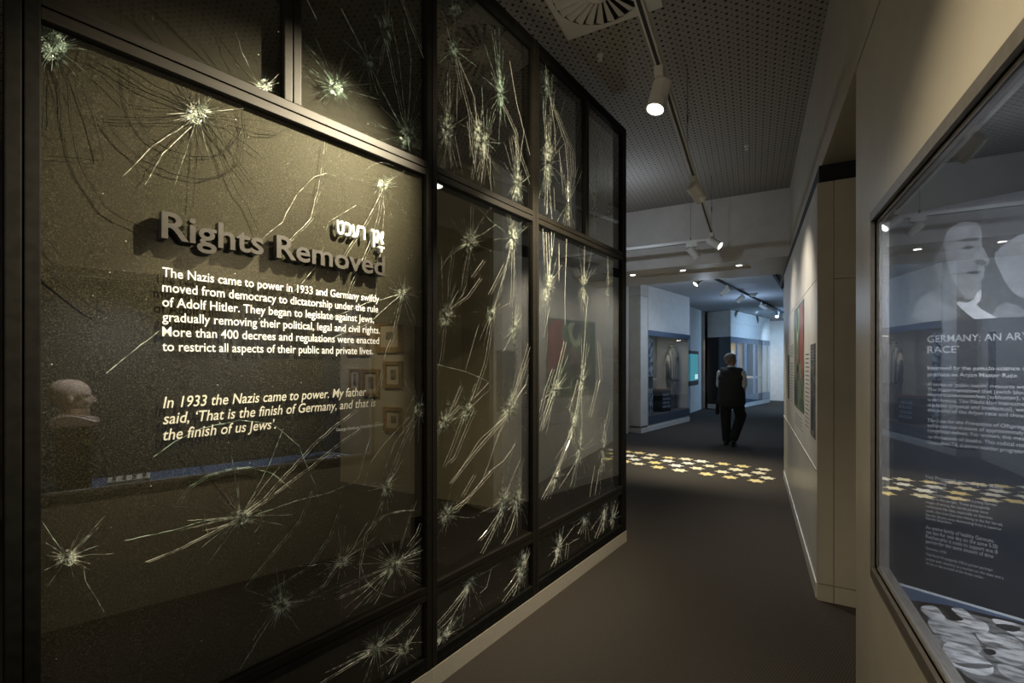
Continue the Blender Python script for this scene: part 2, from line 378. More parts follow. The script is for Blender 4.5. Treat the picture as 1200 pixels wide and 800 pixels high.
bx(TA, 'skirting', 'skirt', [((-1.335, -.02, 0), (-.001, .07, .0945))], 0)
# back board behind the titled pane
bx(TA, 'back_board', 'board', [((xs_end, .013, LR[1]), (-.444, .03, 1.70)), ((xs_end, .013, 1.70), (-.034, .03, UR[0]))], 0)
bx(TA, 'back_board', 'dark', [((xs_end, .045, BR[1]), (-.04, .06, LR[0]))], 0)
bx(TB, 'back_board', 'dark', [((.04, .055, BR[1]), (.82, .065, LR[0])), ((.9, .055, BR[1]), (2.14, .065, LR[0]))], 0)
bx(TA, 'back_board', noise_mat('dim_board', (.05, .046, .04), (.07, .066, .056), 200, .6), [((xs_end, .045, UR[1]), (-.04, .06, TR[0]))], 0)

# ---- cracks: thin raised ridges on the pane, glints and unlit facets put into their colour
class Crack:
    def __init__(s): s.b = {'crack': MB(), 'crackgreen': MB(), 'crackdark': MB()}; s.n = {k: 0 for k in s.b}
def ridge(mb, pts, w, T, y=-.0012, taper=True):
    n = len(pts); rows = []
    for i, (x, z) in enumerate(pts):
        a = pts[max(i-1, 0)]; c = pts[min(i+1, n-1)]; dx, dz = c[0]-a[0], c[1]-a[1]; L_ = sqrt(dx*dx+dz*dz) or 1
        nx, nz = -dz/L_, dx/L_; ww = .72*w*(.55 if taper and (i == n-1) else 1)*random.uniform(.75, 1.2)
        rows.append([mb.bm.verts.new(T @ Vector(q)) for q in ((x-nx*ww, y+.0006, z-nz*ww), (x, y-w*.4, z), (x+nx*ww, y+.0006, z+nz*ww))])
    for r0, r1 in zip(rows, rows[1:]):
        for k in (0, 1):
            mb.bm.faces.new((r0[k], r1[k], r1[k+1], r0[k+1]))
def shard(mb, x, z, r, T):
    a0 = random.uniform(0, 6.28); p = []
    for k in range(3):
        a = a0+k*2.1+random.uniform(-.5, .5); p.append(T @ Vector((x+cos(a)*r, -.0012-random.uniform(0, .8)*r, z+sin(a)*r)))
    mb.poly(p)
class Pane:
    def __init__(s, fr, T, x0, x1, z0, z1):
        s.fr, s.T, s.box = fr, T, (x0, x1, z0, z1)
        e = .008
        s.o = MB().box((x0-e, 0, z0-e), (x1+e, .007, z1+e), T).build('glass_pane', 'glass', part)
        s.mb = {}
    def get(s, m):
        if m not in s.mb: s.mb[m] = MB()
        return s.mb[m]
    def inside(s, p):
        x0, x1, z0, z1 = s.box; return x0+.002 < p[0] < x1-.002 and z0+.002 < p[1] < z1-.002
    def line(s, px, m='crack', w=.0011, dbl=False, jit=.5, seg=9):
        pts = []
        for (a, b), (c, d) in zip(px, px[1:]):
            L_ = sqrt((c-a)**2+(d-b)**2); k = max(1, int(L_/seg))
            for i in range(k):
                t = i/k; pts.append((a+(c-a)*t+random.uniform(-jit, jit), b+(d-b)*t+random.uniform(-jit, jit)))
        pts.append(px[-1])
        for off in ((0, 2.7) if dbl else (0,)):
            q = [s.fr.hit(x+off, y+off*.3) for x, y in pts]; run = []
            for p in q+[None]:
                if p is not None and s.inside(p): run.append(p)
                else:
                    if len(run) > 1: ridge(s.get(m), run, w*(1 if off == 0 else .5), s.T)
                    run = []
    def burst(s, px, py, r, n=26, sx=1, sy=1, core=5, m='crack', m2='crackgreen', rings=0, dirs=None, pd=0, w=.0009, spread=.25):
        keep, s.mb = s.mb, {}
        for i in range(n):
            if dirs and random.random() < .42: a = radians(random.choice(dirs))+random.gauss(0, spread)
            else: a = 2*pi*(i+random.uniform(-.4, .4))/n
            R_ = r*(.18+1.0*random.random()**2.6); st = core*random.uniform(.2, .9)
            x, y = px+cos(a)*st*sx, py-sin(a)*st*sy; pts = [(x, y)]; k = random.randint(2, 4)
            for j in range(k):
                a += random.gauss(0, .05); x += cos(a)*R_/k*sx; y -= sin(a)*R_/k*sy; pts.append((x, y))
            mm = 'crackdark' if random.random() < pd else (m if random.random() < .78 else m2)
            s.line(pts, mm, w*random.uniform(.3, .75), jit=.45, seg=6)
        for i in range(int(n*2.2)):
            a = random.uniform(0, 2*pi); q = core*random.uniform(.5, 1.9); r0 = core*random.uniform(.1, .6)
            s.line([(px+cos(a)*r0*sx, py-sin(a)*r0*sy), (px+cos(a)*q*sx, py-sin(a)*q*sy)], m if random.random() < .7 else m2, w*.4, jit=.2, seg=4)
        for i in range(int(core*13)):
            a = random.uniform(0, 2*pi); q = core*1.05*sqrt(random.random())
            p = s.fr.hit(px+cos(a)*q*sx, py-sin(a)*q*sy)
            if s.inside(p): shard(s.get(m if random.random() < .7 else m2), p[0], p[1], random.uniform(.0010, .0030), s.T)
        for k in range(rings):
            rr = r*random.uniform(.3, .8); a0 = random.uniform(0, 6.28); da = random.uniform(.6, 1.8)
            s.line([(px+cos(a0+da*t/7)*rr*sx, py-sin(a0+da*t/7)*rr*sy) for t in range(8)], m if random.random() > pd else 'crackdark', w*.6, jit=.5)
        me = bpy.data.meshes.new('impact_crack'); bm = bmesh.new()
        for k, (mm, b) in enumerate(s.mb.items()):
            for f in b.bm.faces: f.material_index = k
            t = bpy.data.meshes.new('tmp'); b.bm.to_mesh(t); b.bm.free(); bm.from_mesh(t); bpy.data.meshes.remove(t); me.materials.append(M[mm])
        bm.to_mesh(me); bm.free(); s.mb = keep
        o = bpy.data.objects.new('impact_crack', me); COL.objects.link(o); o.parent = s.o
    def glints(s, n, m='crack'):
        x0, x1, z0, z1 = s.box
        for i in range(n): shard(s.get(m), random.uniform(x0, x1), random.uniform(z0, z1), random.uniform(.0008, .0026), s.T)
    def done(s):
        for m, b in s.mb.items(): b.build('crack_pattern', m, s.o)['kind'] = 'stuff'

# main titled pane
p1 = Pane(FA, TA, xs_end, -.032, LR[1], UR[0])
D = 'crackdark'; G = 'crackgreen'
p1.burst(232, 133, 95, 54, core=13, pd=.72, rings=0, w=.0013)
p1.burst(62, 55, 75, 40, core=16, pd=.8, rings=3, w=.0014, m='crackgreen', dirs=(-20, -45, -70, 10))
p1.burst(448, 216, 42, 30, core=6, w=.001, rings=1)
p1.burst(471, 343, 36, 28, core=6, w=.001)
p1.burst(282, 605, 62, 44, core=8, dirs=(40, 215, 230), rings=2, w=.0009)
p1.burst(453, 570, 46, 34, core=8, sx=.7, dirs=(70, 255, 60), w=.0011)
p1.burst(79, 653, 50, 30, core=9, dirs=(20, 45, 130), w=.0009)
p1.burst(329, 707, 46, 40, core=11, dirs=(235, 250, 10), w=.0011)
p1.burst(401, 658, 40, 30, core=7, dirs=(60, 230), w=.001)
p1.burst(463, 661, 75, 54, core=8, dirs=(55, 215, 235, 250), rings=2, w=.0011)
p1.burst(492, 480, 34, 24, core=7, dirs=(70, 240), w=.0011)
for pts, m, d in [
    ([(381, 166), (377, 196), (372, 224), (367, 243), (364, 256), (355, 267), (340, 280), (327, 286), (312, 290)], 'crack', True),
    ([(394, 206), (382, 203), (368, 207), (348, 227), (341, 240), (331, 260), (305, 281), (297, 294)], 'crack', False),
    ([(449, 220), (440, 240), (427, 262), (405, 295), (397, 310), (399, 340)], 'crack', True),
    ([(449, 220), (445, 240), (440, 265), (435, 280), (422, 310), (412, 332), (405, 355)], 'crack', True),
    ([(449, 220), (450, 247), (445, 302), (441, 325), (440, 357)], 'crack', False),
    ([(417, 240), (385, 260), (381, 274)], 'crack', False), ([(379, 287), (376, 305), (367, 317), (342, 344)], 'crack', False),
    ([(470, 346), (467, 360), (460, 390), (450, 420)], 'crack', True),
    ([(468, 345), (430, 355), (390, 372)], 'crack', False), ([(467, 348), (430, 380), (385, 398), (355, 400)], 'crack', False),
    ([(447, 436), (444, 450), (432, 466)], 'crack', True), ([(432, 440), (445, 448)], D, False),
    ([(282, 605), (310, 582), (335, 555), (360, 527), (387, 502), (417, 480)], 'crack', True),
    ([(290, 602), (337, 566), (365, 545), (400, 517), (424, 500), (445, 494)], 'crack', True),
    ([(302, 602), (347, 587), (380, 579), (415, 565), (420, 560), (428, 530), (435, 507)], G, False),
    ([(207, 590), (222, 570), (242, 557), (265, 550), (292, 547), (320, 555), (340, 572)], G, True),
    ([(180, 535), (205, 517), (235, 502), (280, 492), (320, 497), (350, 522), (370, 570), (374, 590)], G, False),
    ([(215, 522), (245, 560), (275, 597)], D, False), ([(272, 535), (277, 570), (281, 598)], G, False),
    ([(332, 502), (315, 545), (297, 580), (285, 600)], G, False), ([(175, 590), (230, 595), (272, 603)], D, False),
    ([(145, 633), (200, 622), (240, 610), (275, 606)], G, False), ([(170, 658), (215, 640), (250, 622), (277, 609)], 'crack', True),
    ([(125, 142), (142, 167), (165, 187), (199, 203), (236, 210), (264, 204), (280, 190), (287, 159), (284, 145)], D, True),
    ([(150, 77), (152, 113), (159, 139), (176, 162), (199, 176), (227, 184), (255, 182), (275, 167), (284, 148), (282, 125)], D, True),
    ([(79, 94), (82, 142), (88, 176), (99, 204), (113, 227), (125, 244), (142, 255), (165, 265), (186, 271), (216, 284), (250, 293), (284, 292), (298, 289), (338, 281)], D, True),
    ([(48, 271), (60, 285), (74, 302)], D, False), ([(48, 303), (62, 323), (94, 349), (108, 360), (122, 367)], D, True),
    ([(125, 437), (150, 416), (187, 387)], 'crack', False), ([(47, 182), (75, 184), (122, 188)], D, False),
    ([(118, 88), (135, 105), (150, 123), (180, 126), (215, 130)], D, False), ([(95, 100), (110, 140), (122, 187)], D, False),
    ([(68, 96), (68, 150)], D, False), ([(52, 92), (48, 180)], D, False),
    ([(247, 145), (262, 190), (279, 226), (290, 240), (303, 273)], D, False), ([(250, 143), (275, 190), (300, 222)], D, False), ([(245, 145), (265, 206)], D, False),
    ([(260, 150), (290, 170), (305, 182)], D, False), ([(262, 145), (300, 157), (322, 158), (338, 150)], D, True), ([(225, 148), (190, 180), (170, 216)], 'crack', False), ([(215, 148), (180, 170), (143, 207)], 'crack', False),
    ([(222, 120), (180, 100), (142, 75)], D, True), ([(215, 125), (170, 108), (128, 82), (110, 72)], D, True), ([(205, 137), (160, 138), (120, 136)], D, False), ([(210, 145), (165, 145), (120, 143)], D, False),
    ([(365, 575), (350, 610), (325, 640), (285, 690)], G, True), ([(400, 590), (385, 630), (360, 665), (310, 695)], G, True),
    ([(421, 660), (428, 625), (445, 605), (470, 598), (487, 597)], 'crack', True), ([(420, 690), (422, 660)], 'crack', False),
    ([(498, 602), (487, 625), (477, 640)], 'crack', True), ([(495, 645), (480, 650), (468, 657)], 'crack', False), ([(456, 665), (430, 685), (392, 702)], 'crack', True), ([(455, 668), (425, 695), (403, 713)], 'crack', False),
    ([(395, 662), (380, 685), (360, 697)], G, True), ([(345, 664), (375, 661), (398, 660)], G, False), ([(325, 715), (305, 745), (280, 785)], G, False), ([(98, 665), (100, 680), (112, 700), (122, 717)], G, False), ([(50, 612), (62, 630), (72, 645)], G, False), ([(92, 642), (115, 618)], G, False),
    ([(454, 562), (470, 520), (485, 490)], 'crack', True), ([(449, 555), (462, 520), (486, 488)], 'crack', False), ([(440, 565), (425, 575)], G, False), ([(427, 568), (432, 545), (450, 520), (480, 488)], 'crack', False), ([(430, 612), (415, 640), (400, 660)], 'crack', False), ([(487, 462), (477, 480), (474, 500)], G, False)]:
    p1.line(pts, m, .0011, d, jit=.6)
p1.glints(220)
p1.done()
# other panes of the near section
for args, bursts, lines in [
    ((FA, TA, xs_end, -.674, UR[1], TR[0]), [((309, 103, 40, 34), dict(core=9, dirs=(60, 110, 130), pd=.35))],
     [([(140, 0), (142, 30), (138, 42)], D, 0), ([(150, 0), (160, 30), (172, 55)], D, 0), ([(165, 15), (190, 52), (200, 68)], D, 0), ([(172, 8), (215, 50), (250, 82), (253, 88)], D, 1), ([(190, 22), (230, 62), (245, 86)], D, 0), ([(235, 15), (275, 70), (295, 95)], D, 0), ([(276, 38), (283, 60), (300, 95)], 'crack', 0)]),
    ((FA, TA, -.614, -.032, UR[1], TR[0]), [((393, 102, 70, 50), dict(core=9, dirs=(130, 150, -60, -45), m='crackgreen', m2='crackgreen')), ((431, 72, 40, 26), dict(core=6, m='crackgreen', dirs=(110, -70))), ((453, 35, 30, 24), dict(core=8, sx=.6, sy=1.8, m='crackgreen', m2='crackgreen')), ((477, 158, 50, 44), dict(core=9, sy=1.2, dirs=(100, 110, 60, -80), m='crackgreen'))],
     [([(475, 150), (470, 133), (453, 57), (442, 17)], G, 1), ([(476, 148), (472, 110), (466, 60), (458, 20)], G, 0), ([(478, 145), (482, 71), (473, 23)], G, 0), ([(496, 68), (483, 35), (470, 0)], G, 1), ([(350, 45), (370, 65), (390, 97)], G, 1), ([(400, 10), (415, 40), (430, 68)], G, 0), ([(434, 78), (450, 110), (470, 150)], G, 0), ([(360, 0), (372, 25)], G, 0)]),
    ((FA, TA, xs_end, -.032, BR[1], LR[0]), [((442, 757, 60, 48), dict(core=8, dirs=(55, 215, 235))), ((473, 760, 34, 24), dict(core=6, dirs=(60, 235))), ((110, 782, 40, 24), dict(core=5))],
     [([(498, 700), (480, 725), (452, 750)], 'crack', 1), ([(498, 722), (485, 745), (476, 758)], 'crack', 0), ([(436, 762), (400, 785), (375, 800)], 'crack', 1), ([(465, 770), (450, 800)], 'crack', 0)])]:
    q = Pane(*args)
    for a, k in bursts: q.burst(*a, **k)
    for pts, m, d in lines: q.line(pts, m, .0012, bool(d))
    q.glints(40); q.done()
# second section, tall panes seen at a slant
p2 = Pane(FB, TB, .032, .826, LR[1], UR[0])
for a, k in [((549, 283, 44, 40), dict(core=9, dirs=(90, 75, 265))), ((601, 279, 48, 50), dict(core=7, sx=.7, sy=1.3, dirs=(90, 110, 265, 275))), ((522, 371, 40, 40), dict(core=10, sx=.8, dirs=(70, 250))), ((576, 367, 34, 30), dict(core=6, sx=.8, dirs=(75, 250))), ((602, 385, 36, 34), dict(core=7, sx=.6, sy=1.3, dirs=(85, 265))), ((520, 494, 40, 40), dict(core=8, sx=.8, dirs=(65, 245))), ((597, 478, 46, 46), dict(core=9, sx=.7, dirs=(70, 65, 235))), ((547, 480, 40, 36), dict(core=8, sx=.8, dirs=(60, 250))), ((524, 602, 36, 34), dict(core=9, sx=.8, dirs=(75, 40, 240))), ((590, 585, 40, 36), dict(core=9, sx=.6, sy=1.3, dirs=(85, 240))), ((606, 586, 38, 34), dict(core=9, sx=.6, sy=1.2, dirs=(85, 250)))]:
    p2.burst(*a, w=.0009, **k)
for pts in [[(552, 241), (551, 275)], [(547, 300), (540, 340)], [(551, 295), (546, 335), (540, 350)], [(531, 289), (525, 330), (525, 347)], [(529, 295), (520, 310), (512, 322)], [(537, 340), (525, 362)], [(566, 305), (552, 325)], [(562, 326), (547, 347), (530, 360)], [(590, 310), (580, 330), (572, 345)], [(597, 294), (590, 322), (582, 350), (579, 360)], [(600, 295), (599, 340), (597, 360)], [(602, 295), (602, 350)], [(605, 357), (602, 382)], [(561, 380), (555, 400), (545, 435)], [(576, 372), (572, 400), (567, 427), (552, 470)], [(622, 357), (612, 368), (607, 377)], [(619, 402), (605, 450), (597, 472)], [(621, 407), (611, 440), (600, 468)], [(622, 427), (616, 450), (602, 470)], [(622, 442), (602, 472)], [(595, 485), (562, 515), (530, 565)], [(592, 487), (555, 530), (527, 566)], [(590, 490), (572, 545), (565, 562), (552, 580), (530, 596)], [(572, 449), (555, 467)], [(540, 452), (525, 487)], [(538, 475), (522, 492)], [(542, 487), (530, 520), (519, 547)], [(555, 480), (540, 515), (532, 535), (525, 542)], [(604, 520), (590, 540), (567, 557)], [(575, 552), (550, 580), (534, 597)], [(555, 556), (540, 582)], [(512, 380), (510, 410)], [(520, 385), (516, 420), (510, 440)], [(585, 600), (570, 622), (560, 633)], [(588, 600), (575, 625), (563, 648)], [(604, 600), (598, 620), (588, 637)]]:
    p2.line(pts, 'streak', .0009, random.random() < .4, jit=.18)
for pts in [[(512, 427), (545, 435), (570, 446), (590, 467)], [(552, 237), (575, 258), (598, 276)], [(509, 282), (517, 300), (518, 330)], [(602, 520), (595, 545), (600, 580)]]: p2.line(pts, G, .0014)
p2.glints(160); p2.done()
p3 = Pane(FB, TB, .890, 2.145, LR[1], UR[0])
for a, k in [((642, 336, 44, 44), dict(core=9, sx=.6, sy=1.4, dirs=(80, 95, 265))), ((684, 335, 36, 28), dict(core=8, sx=.5, sy=1.4, dirs=(90, 270))), ((712, 335, 36, 22), dict(core=6, sx=.4, sy=1.6, dirs=(90, 270))), ((650, 457, 40, 40), dict(core=8, sx=.7, dirs=(70, 250))), ((682, 446, 44, 36), dict(core=7, sx=.5, sy=1.4, dirs=(80, 255))), ((671, 500, 40, 40), dict(core=9, sx=.5, sy=1.4, dirs=(75, 245))), ((679, 526, 30, 26), dict(core=8, sx=.5, sy=1.5, dirs=(75, 245))), ((707, 526, 40, 26), dict(core=8, sx=.4, sy=1.6, dirs=(80, 255))), ((651, 560, 30, 30), dict(core=7, sx=.6, dirs=(70, 240)))]:
    p3.burst(*a, w=.0009, **k)
for pts in [[(636, 268), (638, 310)], [(640, 272), (641, 300), (642, 335)], [(646, 272), (647, 300)], [(664, 280), (662, 340), (662, 380)], [(685, 287), (684, 335)], [(689, 347), (686, 375), (685, 400)], [(644, 360), (640, 380), (637, 395)], [(661, 400), (652, 437), (640, 478), (632, 505)], [(647, 432), (638, 458), (632, 482)], [(645, 470), (635, 500)], [(685, 400), (680, 450), (672, 495), (652, 550), (634, 585)], [(670, 510), (655, 545), (640, 575)], [(677, 445), (667, 482)], [(700, 445), (690, 487)], [(715, 470), (707, 510)], [(680, 530), (668, 552), (655, 572)], [(697, 545), (691, 582)], [(702, 550), (697, 580)], [(700, 400), (703, 445)], [(712, 300), (713, 360)], [(655, 285), (655, 330)]]:
    p3.line(pts, 'streak', .0011, random.random() < .4, jit=.15)
p3.glints(150); p3.done()
for args, bursts, lines, w_ in [
    ((FB, TB, .032, .826, UR[1], TR[0]), [((531, 58, 40, 30), dict(core=5, sx=.6, sy=1.3, m='crackgreen')), ((533, 12, 30, 20), dict(core=5, m='crackgreen', m2='crackgreen')), ((523, 152, 50, 50), dict(core=11, sx=.6, sy=1.2, dirs=(90, 80, 265, 280))), ((560, 155, 44, 40), dict(core=7, sx=.6, sy=1.2, dirs=(95, 270))), ((568, 168, 44, 36), dict(core=7, sx=.6, sy=1.2, dirs=(100, 265))), ((587, 109, 46, 36), dict(core=8, sx=.5, sy=1.5, dirs=(110, 275), m='crackgreen')), ((606, 216, 44, 40), dict(core=9, sx=.6, sy=1.3, dirs=(95, 270)))],
     [[(534, 65), (542, 105), (550, 136), (551, 182)], [(539, 74), (556, 114), (560, 153)], [(527, 91), (527, 136)], [(536, 97), (535, 142)], [(510, 102), (516, 120), (524, 136)], [(527, 162), (529, 207)], [(533, 159), (544, 214)], [(524, 168), (516, 202)], [(547, 142), (553, 176), (561, 219)], [(570, 170), (563, 224)], [(567, 176), (585, 204)], [(597, 71), (605, 119), (621, 182)], [(587, 119), (604, 156), (605, 193)], [(601, 159), (621, 216)], [(574, 182), (575, 219)], [(555, 155), (557, 176)]], .0017),
    ((FB, TB, .890, 1.50, UR[1], TR[0]), [((642, 190, 54, 48), dict(core=9, sx=.5, sy=1.6, dirs=(90, 80, 270))), ((666, 237, 48, 40), dict(core=8, sx=.4, sy=1.7, dirs=(90, 270))), ((641, 100, 30, 18), dict(core=4, sx=.5, sy=1.6, m='crackgreen'))],
     [[(639, 72), (644, 111), (650, 150), (651, 180)], [(644, 114), (662, 168), (666, 210)], [(650, 129), (671, 180), (672, 207)], [(640, 175), (637, 225)], [(649, 220), (650, 247)], [(665, 205), (667, 265)], [(655, 175), (660, 228)], [(668, 177), (670, 207)], [(640, 205), (638, 242)]], .002),
    ((FB, TB, 1.55, 2.145, UR[1], TR[0]), [((698, 238, 46, 26), dict(core=6, sx=.4, sy=1.7, dirs=(90, 100, 270), m='crackgreen')), ((713, 245, 40, 16), dict(core=3, sx=.4, sy=1.8, m='crackgreen'))],
     [[(701, 165), (705, 205), (713, 245)], [(690, 215), (697, 240)], [(696, 250), (697, 275)]], .0016),
    ((FB, TB, .032, .826, BR[1], LR[0]), [((551, 681, 44, 48), dict(core=7, sx=.7, sy=1.1, dirs=(55, 235, 230))), ((519, 746, 46, 46), dict(core=7, sx=.8, dirs=(60, 50, 235))), ((612, 663, 44, 44), dict(core=8, sx=.5, sy=1.4, dirs=(75, 240)))],
     [[(545, 690), (525, 715), (510, 732)], [(550, 690), (530, 722), (512, 740)], [(560, 675), (575, 667)], [(576, 665), (570, 688), (562, 695)], [(618, 640), (613, 662), (606, 680), (588, 705)], [(606, 690), (590, 715)]], .0014),
    ((FB, TB, .890, 2.145, BR[1], LR[0]), [((655, 641, 40, 40), dict(core=6, sx=.5, sy=1.4, dirs=(75, 240))), ((686, 604, 26, 30), dict(core=7, sx=.6, sy=1.2)), ((709, 596, 34, 30), dict(core=5, sx=.5, sy=1.6, dirs=(80, 250))), ((718, 607, 24, 20), dict(core=5, sx=.4, sy=1.5))],
     [[(661, 615), (656, 640), (650, 655), (642, 672)], [(710, 590), (704, 612), (697, 630)], [(664, 636), (662, 655)]], .0018)]:
    q = Pane(*args)
    for a, k in bursts: q.burst(*a, w=w_*.85, **k)
    for pts in lines: q.line(pts, 'streak', w_*.55, random.random() < .4, jit=.15)
    q.glints(50); q.done()

# ---- lettering on the titled pane
def line_px(mb, body, xl, xr, z, cap, y=-.0015, **k):
    xL = FA.hit(xl, 400)[0]; xR = FA.hit(xr, 400)[0]
    place_text(mb, body, TA, xL, z, y, xR-xL, cap, **k)
b = MB(); line_px(b, 'Rights Removed', 186, 446, 1.897, .078, y=-.002, extrude=.030, bold=.016)
o = b.build('title_lettering', 'letter', part); o['label'] = 'raised dark grey title letters on the glass'
b = MB(); line_px(b, 'טכער', 393, 426, 2.035, .060, y=-.002, extrude=.012, bold=.010); line_px(b, 'ןא', 433.5, 448, 2.035, .060, y=-.002, extrude=.012, bold=.010)
qx = FA.hit(445, 400)[0]; b.box((qx-.014, -.014, 2.014), (qx+.014, -.002, 2.022), TA).box((qx-.004, -.014, 1.998), (qx+.004, -.002, 2.016), TA)
o = b.build('hebrew_lettering', 'ink', part); o['label'] = 'small raised white Hebrew letters above the title'
b = MB()
for i, (t, xr) in enumerate([('The Nazis came to power in 1933 and Germany swiftly', 444), ('moved from democracy to dictatorship under the rule', 443), ('of Adolf Hitler. They began to legislate against Jews,', 438), ('gradually removing their political, legal and civil rights.', 445), ('More than 400 decrees and regulations were enacted', 444), ('to restrict all aspects of their public and private lives.', 437)]):
    line_px(b, t, 190, xr, 1.787-.0443*i, .0285, bold=.008)
b.build('paragraph_lettering', 'ink', part)
b = MB()
for i, (t, xr) in enumerate([('In 1933 the Nazis came to power. My father', 429), ('said, ‘That is the finish of Germany, and that is', 440), ('the finish of us Jews’.', 323)]):
    line_px(b, t, 191, xr, 1.395-.048*i, .034, shear=.2, bold=.007)
b.build('quote_lettering', mat('cream_print', (.80, .80, .70), .5), part); b = MB(); line_px(b, 'George Ginzburg, Holocaust survivor', 394, 449, 1.262, .0125)
b.build('attribution_lettering', 'ink', part)

# ================================================================== PICTURES BEHIND THE PARTITION
FP = Frame((-5, 4.12, 0), 90)
def wall_pic(fr, box, label, name='picture_frame', cat='picture', group=None, depth=.03, fm='gold', wd=.16):
    (a, t), (c, d) = fr.hit(box[0], box[1], -.01), fr.hit(box[2], box[3], -.01)
    x0, x1 = sorted((a, c)); z0, z1 = sorted((t, d)); W = x1-x0; k = W*wd
    root = empty(name, mtx=fr.M @ Matrix.Translation(((x0+x1)/2, 0, z0))); h = z1-z0; W2 = W/2
    m_ = MB()
    m_.box((-W2, -depth, 0), (-W2+k, -.001, h), bev=.004).box((W2-k, -depth, 0), (W2, -.001, h), bev=.004).box((-W2+k, -depth, 0), (W2-k, -.001, k), bev=.004).box((-W2+k, -depth, h-k), (W2-k, -.001, h), bev=.004)
    m_.build('frame', fm, root)
    MB().box((-W2+k, -.012, k), (W2-k, -.002, h-k)).build('mount', 'mount', root)
    MB().box((-W2+2.3*k, -.015, 2.2*k), (W2-2.3*k, -.0125, h-2.2*k)).build('photograph', 'sepia', root)
    tag(root, label, cat, group); return root
for box, lab in [((407, 389, 434, 417), 'gilt framed photograph behind the glass, just left of a larger higher frame'), ((441, 375, 473, 413), 'largest and highest gilt framed photograph behind the glass'), ((410, 432, 422, 458), 'narrow small gilt framed photograph behind the word father'), ((425, 432, 445, 465), 'upright gilt framed photograph between narrow and square frames behind the glass'), ((450, 423, 472, 455), 'square gilt framed photograph right of the upright one behind the glass'), ((450, 476, 473, 507), 'lowest gilt framed photograph behind the glass, in the dimmest spot')]:
    wall_pic(FP, box, lab, group='gilt framed pictures behind the partition')

# ================================================================== CEILING FITTINGS
dif = empty('swirl_air_diffuser', (-.77, 2.5, 3.66)); tag(dif, 'square white ceiling plate with round swirl air vanes', 'air vent')
b = MB(); Rr = .27
n = 48; sq = []
for k in range(n):
    a = 2*pi*k/n; s_ = .30/max(abs(cos(a)), abs(sin(a))); sq.append((cos(a)*s_, sin(a)*s_))
for k in range(n):
    a0, a1 = 2*pi*k/n, 2*pi*(k+1)/n
    b.poly([(cos(a0)*Rr, sin(a0)*Rr, -.012), (cos(a1)*Rr, sin(a1)*Rr, -.012), (*sq[(k+1) % n], -.012), (*sq[k], -.012)])
    b.poly([(*sq[k], -.012), (*sq[(k+1) % n], -.012), (*sq[(k+1) % n], 0), (*sq[k], 0)])
pl = b.build('plate', 'white', dif)
MB().tube([(0, 0, -.002), (0, 0, -.001)], Rr, 40).build('plenum', 'shadow_gap', dif)
for k in range(24):
    a = 2*pi*k/24; b = MB()
    u = Vector((cos(a), sin(a), 0)); v = Vector((-sin(a), cos(a), 0))
    b.poly([u*.06+v*.004+Vector((0, 0, -.004)), u*.06+v*-.010+Vector((0, 0, -.022)), u*.265+v*-.022+Vector((0, 0, -.020)), u*.265+v*.024+Vector((0, 0, -.004))])
    b.poly([u*.06+v*.006+Vector((0, 0, -.003)), u*.06+v*-.008+Vector((0, 0, -.020)), u*.265+v*-.020+Vector((0, 0, -.018)), u*.265+v*.026+Vector((0, 0, -.003))][::-1])
    b.build('vane', 'white', dif)
MB().tube([(0, 0, -.005), (0, 0, -.03)], .075, 24).build('hub', 'white', dif)
def sprinkler(x, y, z, label, cat='sprinkler', name='sprinkler_head', r=.022):
    b = MB(); b.tube([(0, 0, 0), (0, 0, -.008)], r, 16).tube([(0, 0, -.008), (0, 0, -.035)], [r*.45, r*.35], 10).tube([(0, 0, -.035), (0, 0, -.039)], r*.8, 12)
    tag(b.build(name, 'trackwhite'), label, cat).location = (x, y, z)
sprinkler(*(-.93, 3.05, 3.66), 'small ceiling sprinkler beside the swirl diffuser plate')
sprinkler(*(-.05, 5.0, 3.66), 'small ceiling sprinkler in the perforated ceiling near the beam')
def track(name, p0, p1, label, m='trackwhite', w=.035, h=.035):
    p0, p1 = Vector(p0), Vector(p1); d = p1-p0; L_ = d.length; ang = atan2(d.y, d.x)
    root = empty(name, p0, ang); tag(root, label, 'lighting track')
    MB().box((0, -w/2, 0), (L_, w/2, h), bev=.003).build('rail', m, root)
    MB().box((.01, -w*.22, -.0015), (L_-.01, w*.22, .002)).build('slot', 'trackslot', root)
    return root
t1 = track('lighting_track', (-.41, -.6, 3.0), (-.41, 5.93, 3.0), 'long suspended white lighting track running along the perforated ceiling')
t2 = track('lighting_track', (-.393, 5.95, 3.0), (-2.38, 5.95, 3.0), 'short suspended white lighting track crossing in front of the beam')
for x, y in [(.0, 0), (1.9, 0), (4.05, 0), (6.2, 0)]:
    b = MB().tube([(x, 0, .03), (x, 0, .66)], .0022, 6).tube([(x, 0, .03), (x, 0, .075)], .007, 8).tube([(x, 0, .25), (x, 0, .30)], .006, 8); b.build('wire', 'wire', t1)
for x in (.28, 1.7):
    MB().tube([(x, 0, .03), (x, 0, .66)], .0022, 6).tube([(x, 0, .03), (x, 0, .07)], .007, 8).build('wire', 'wire', t2)
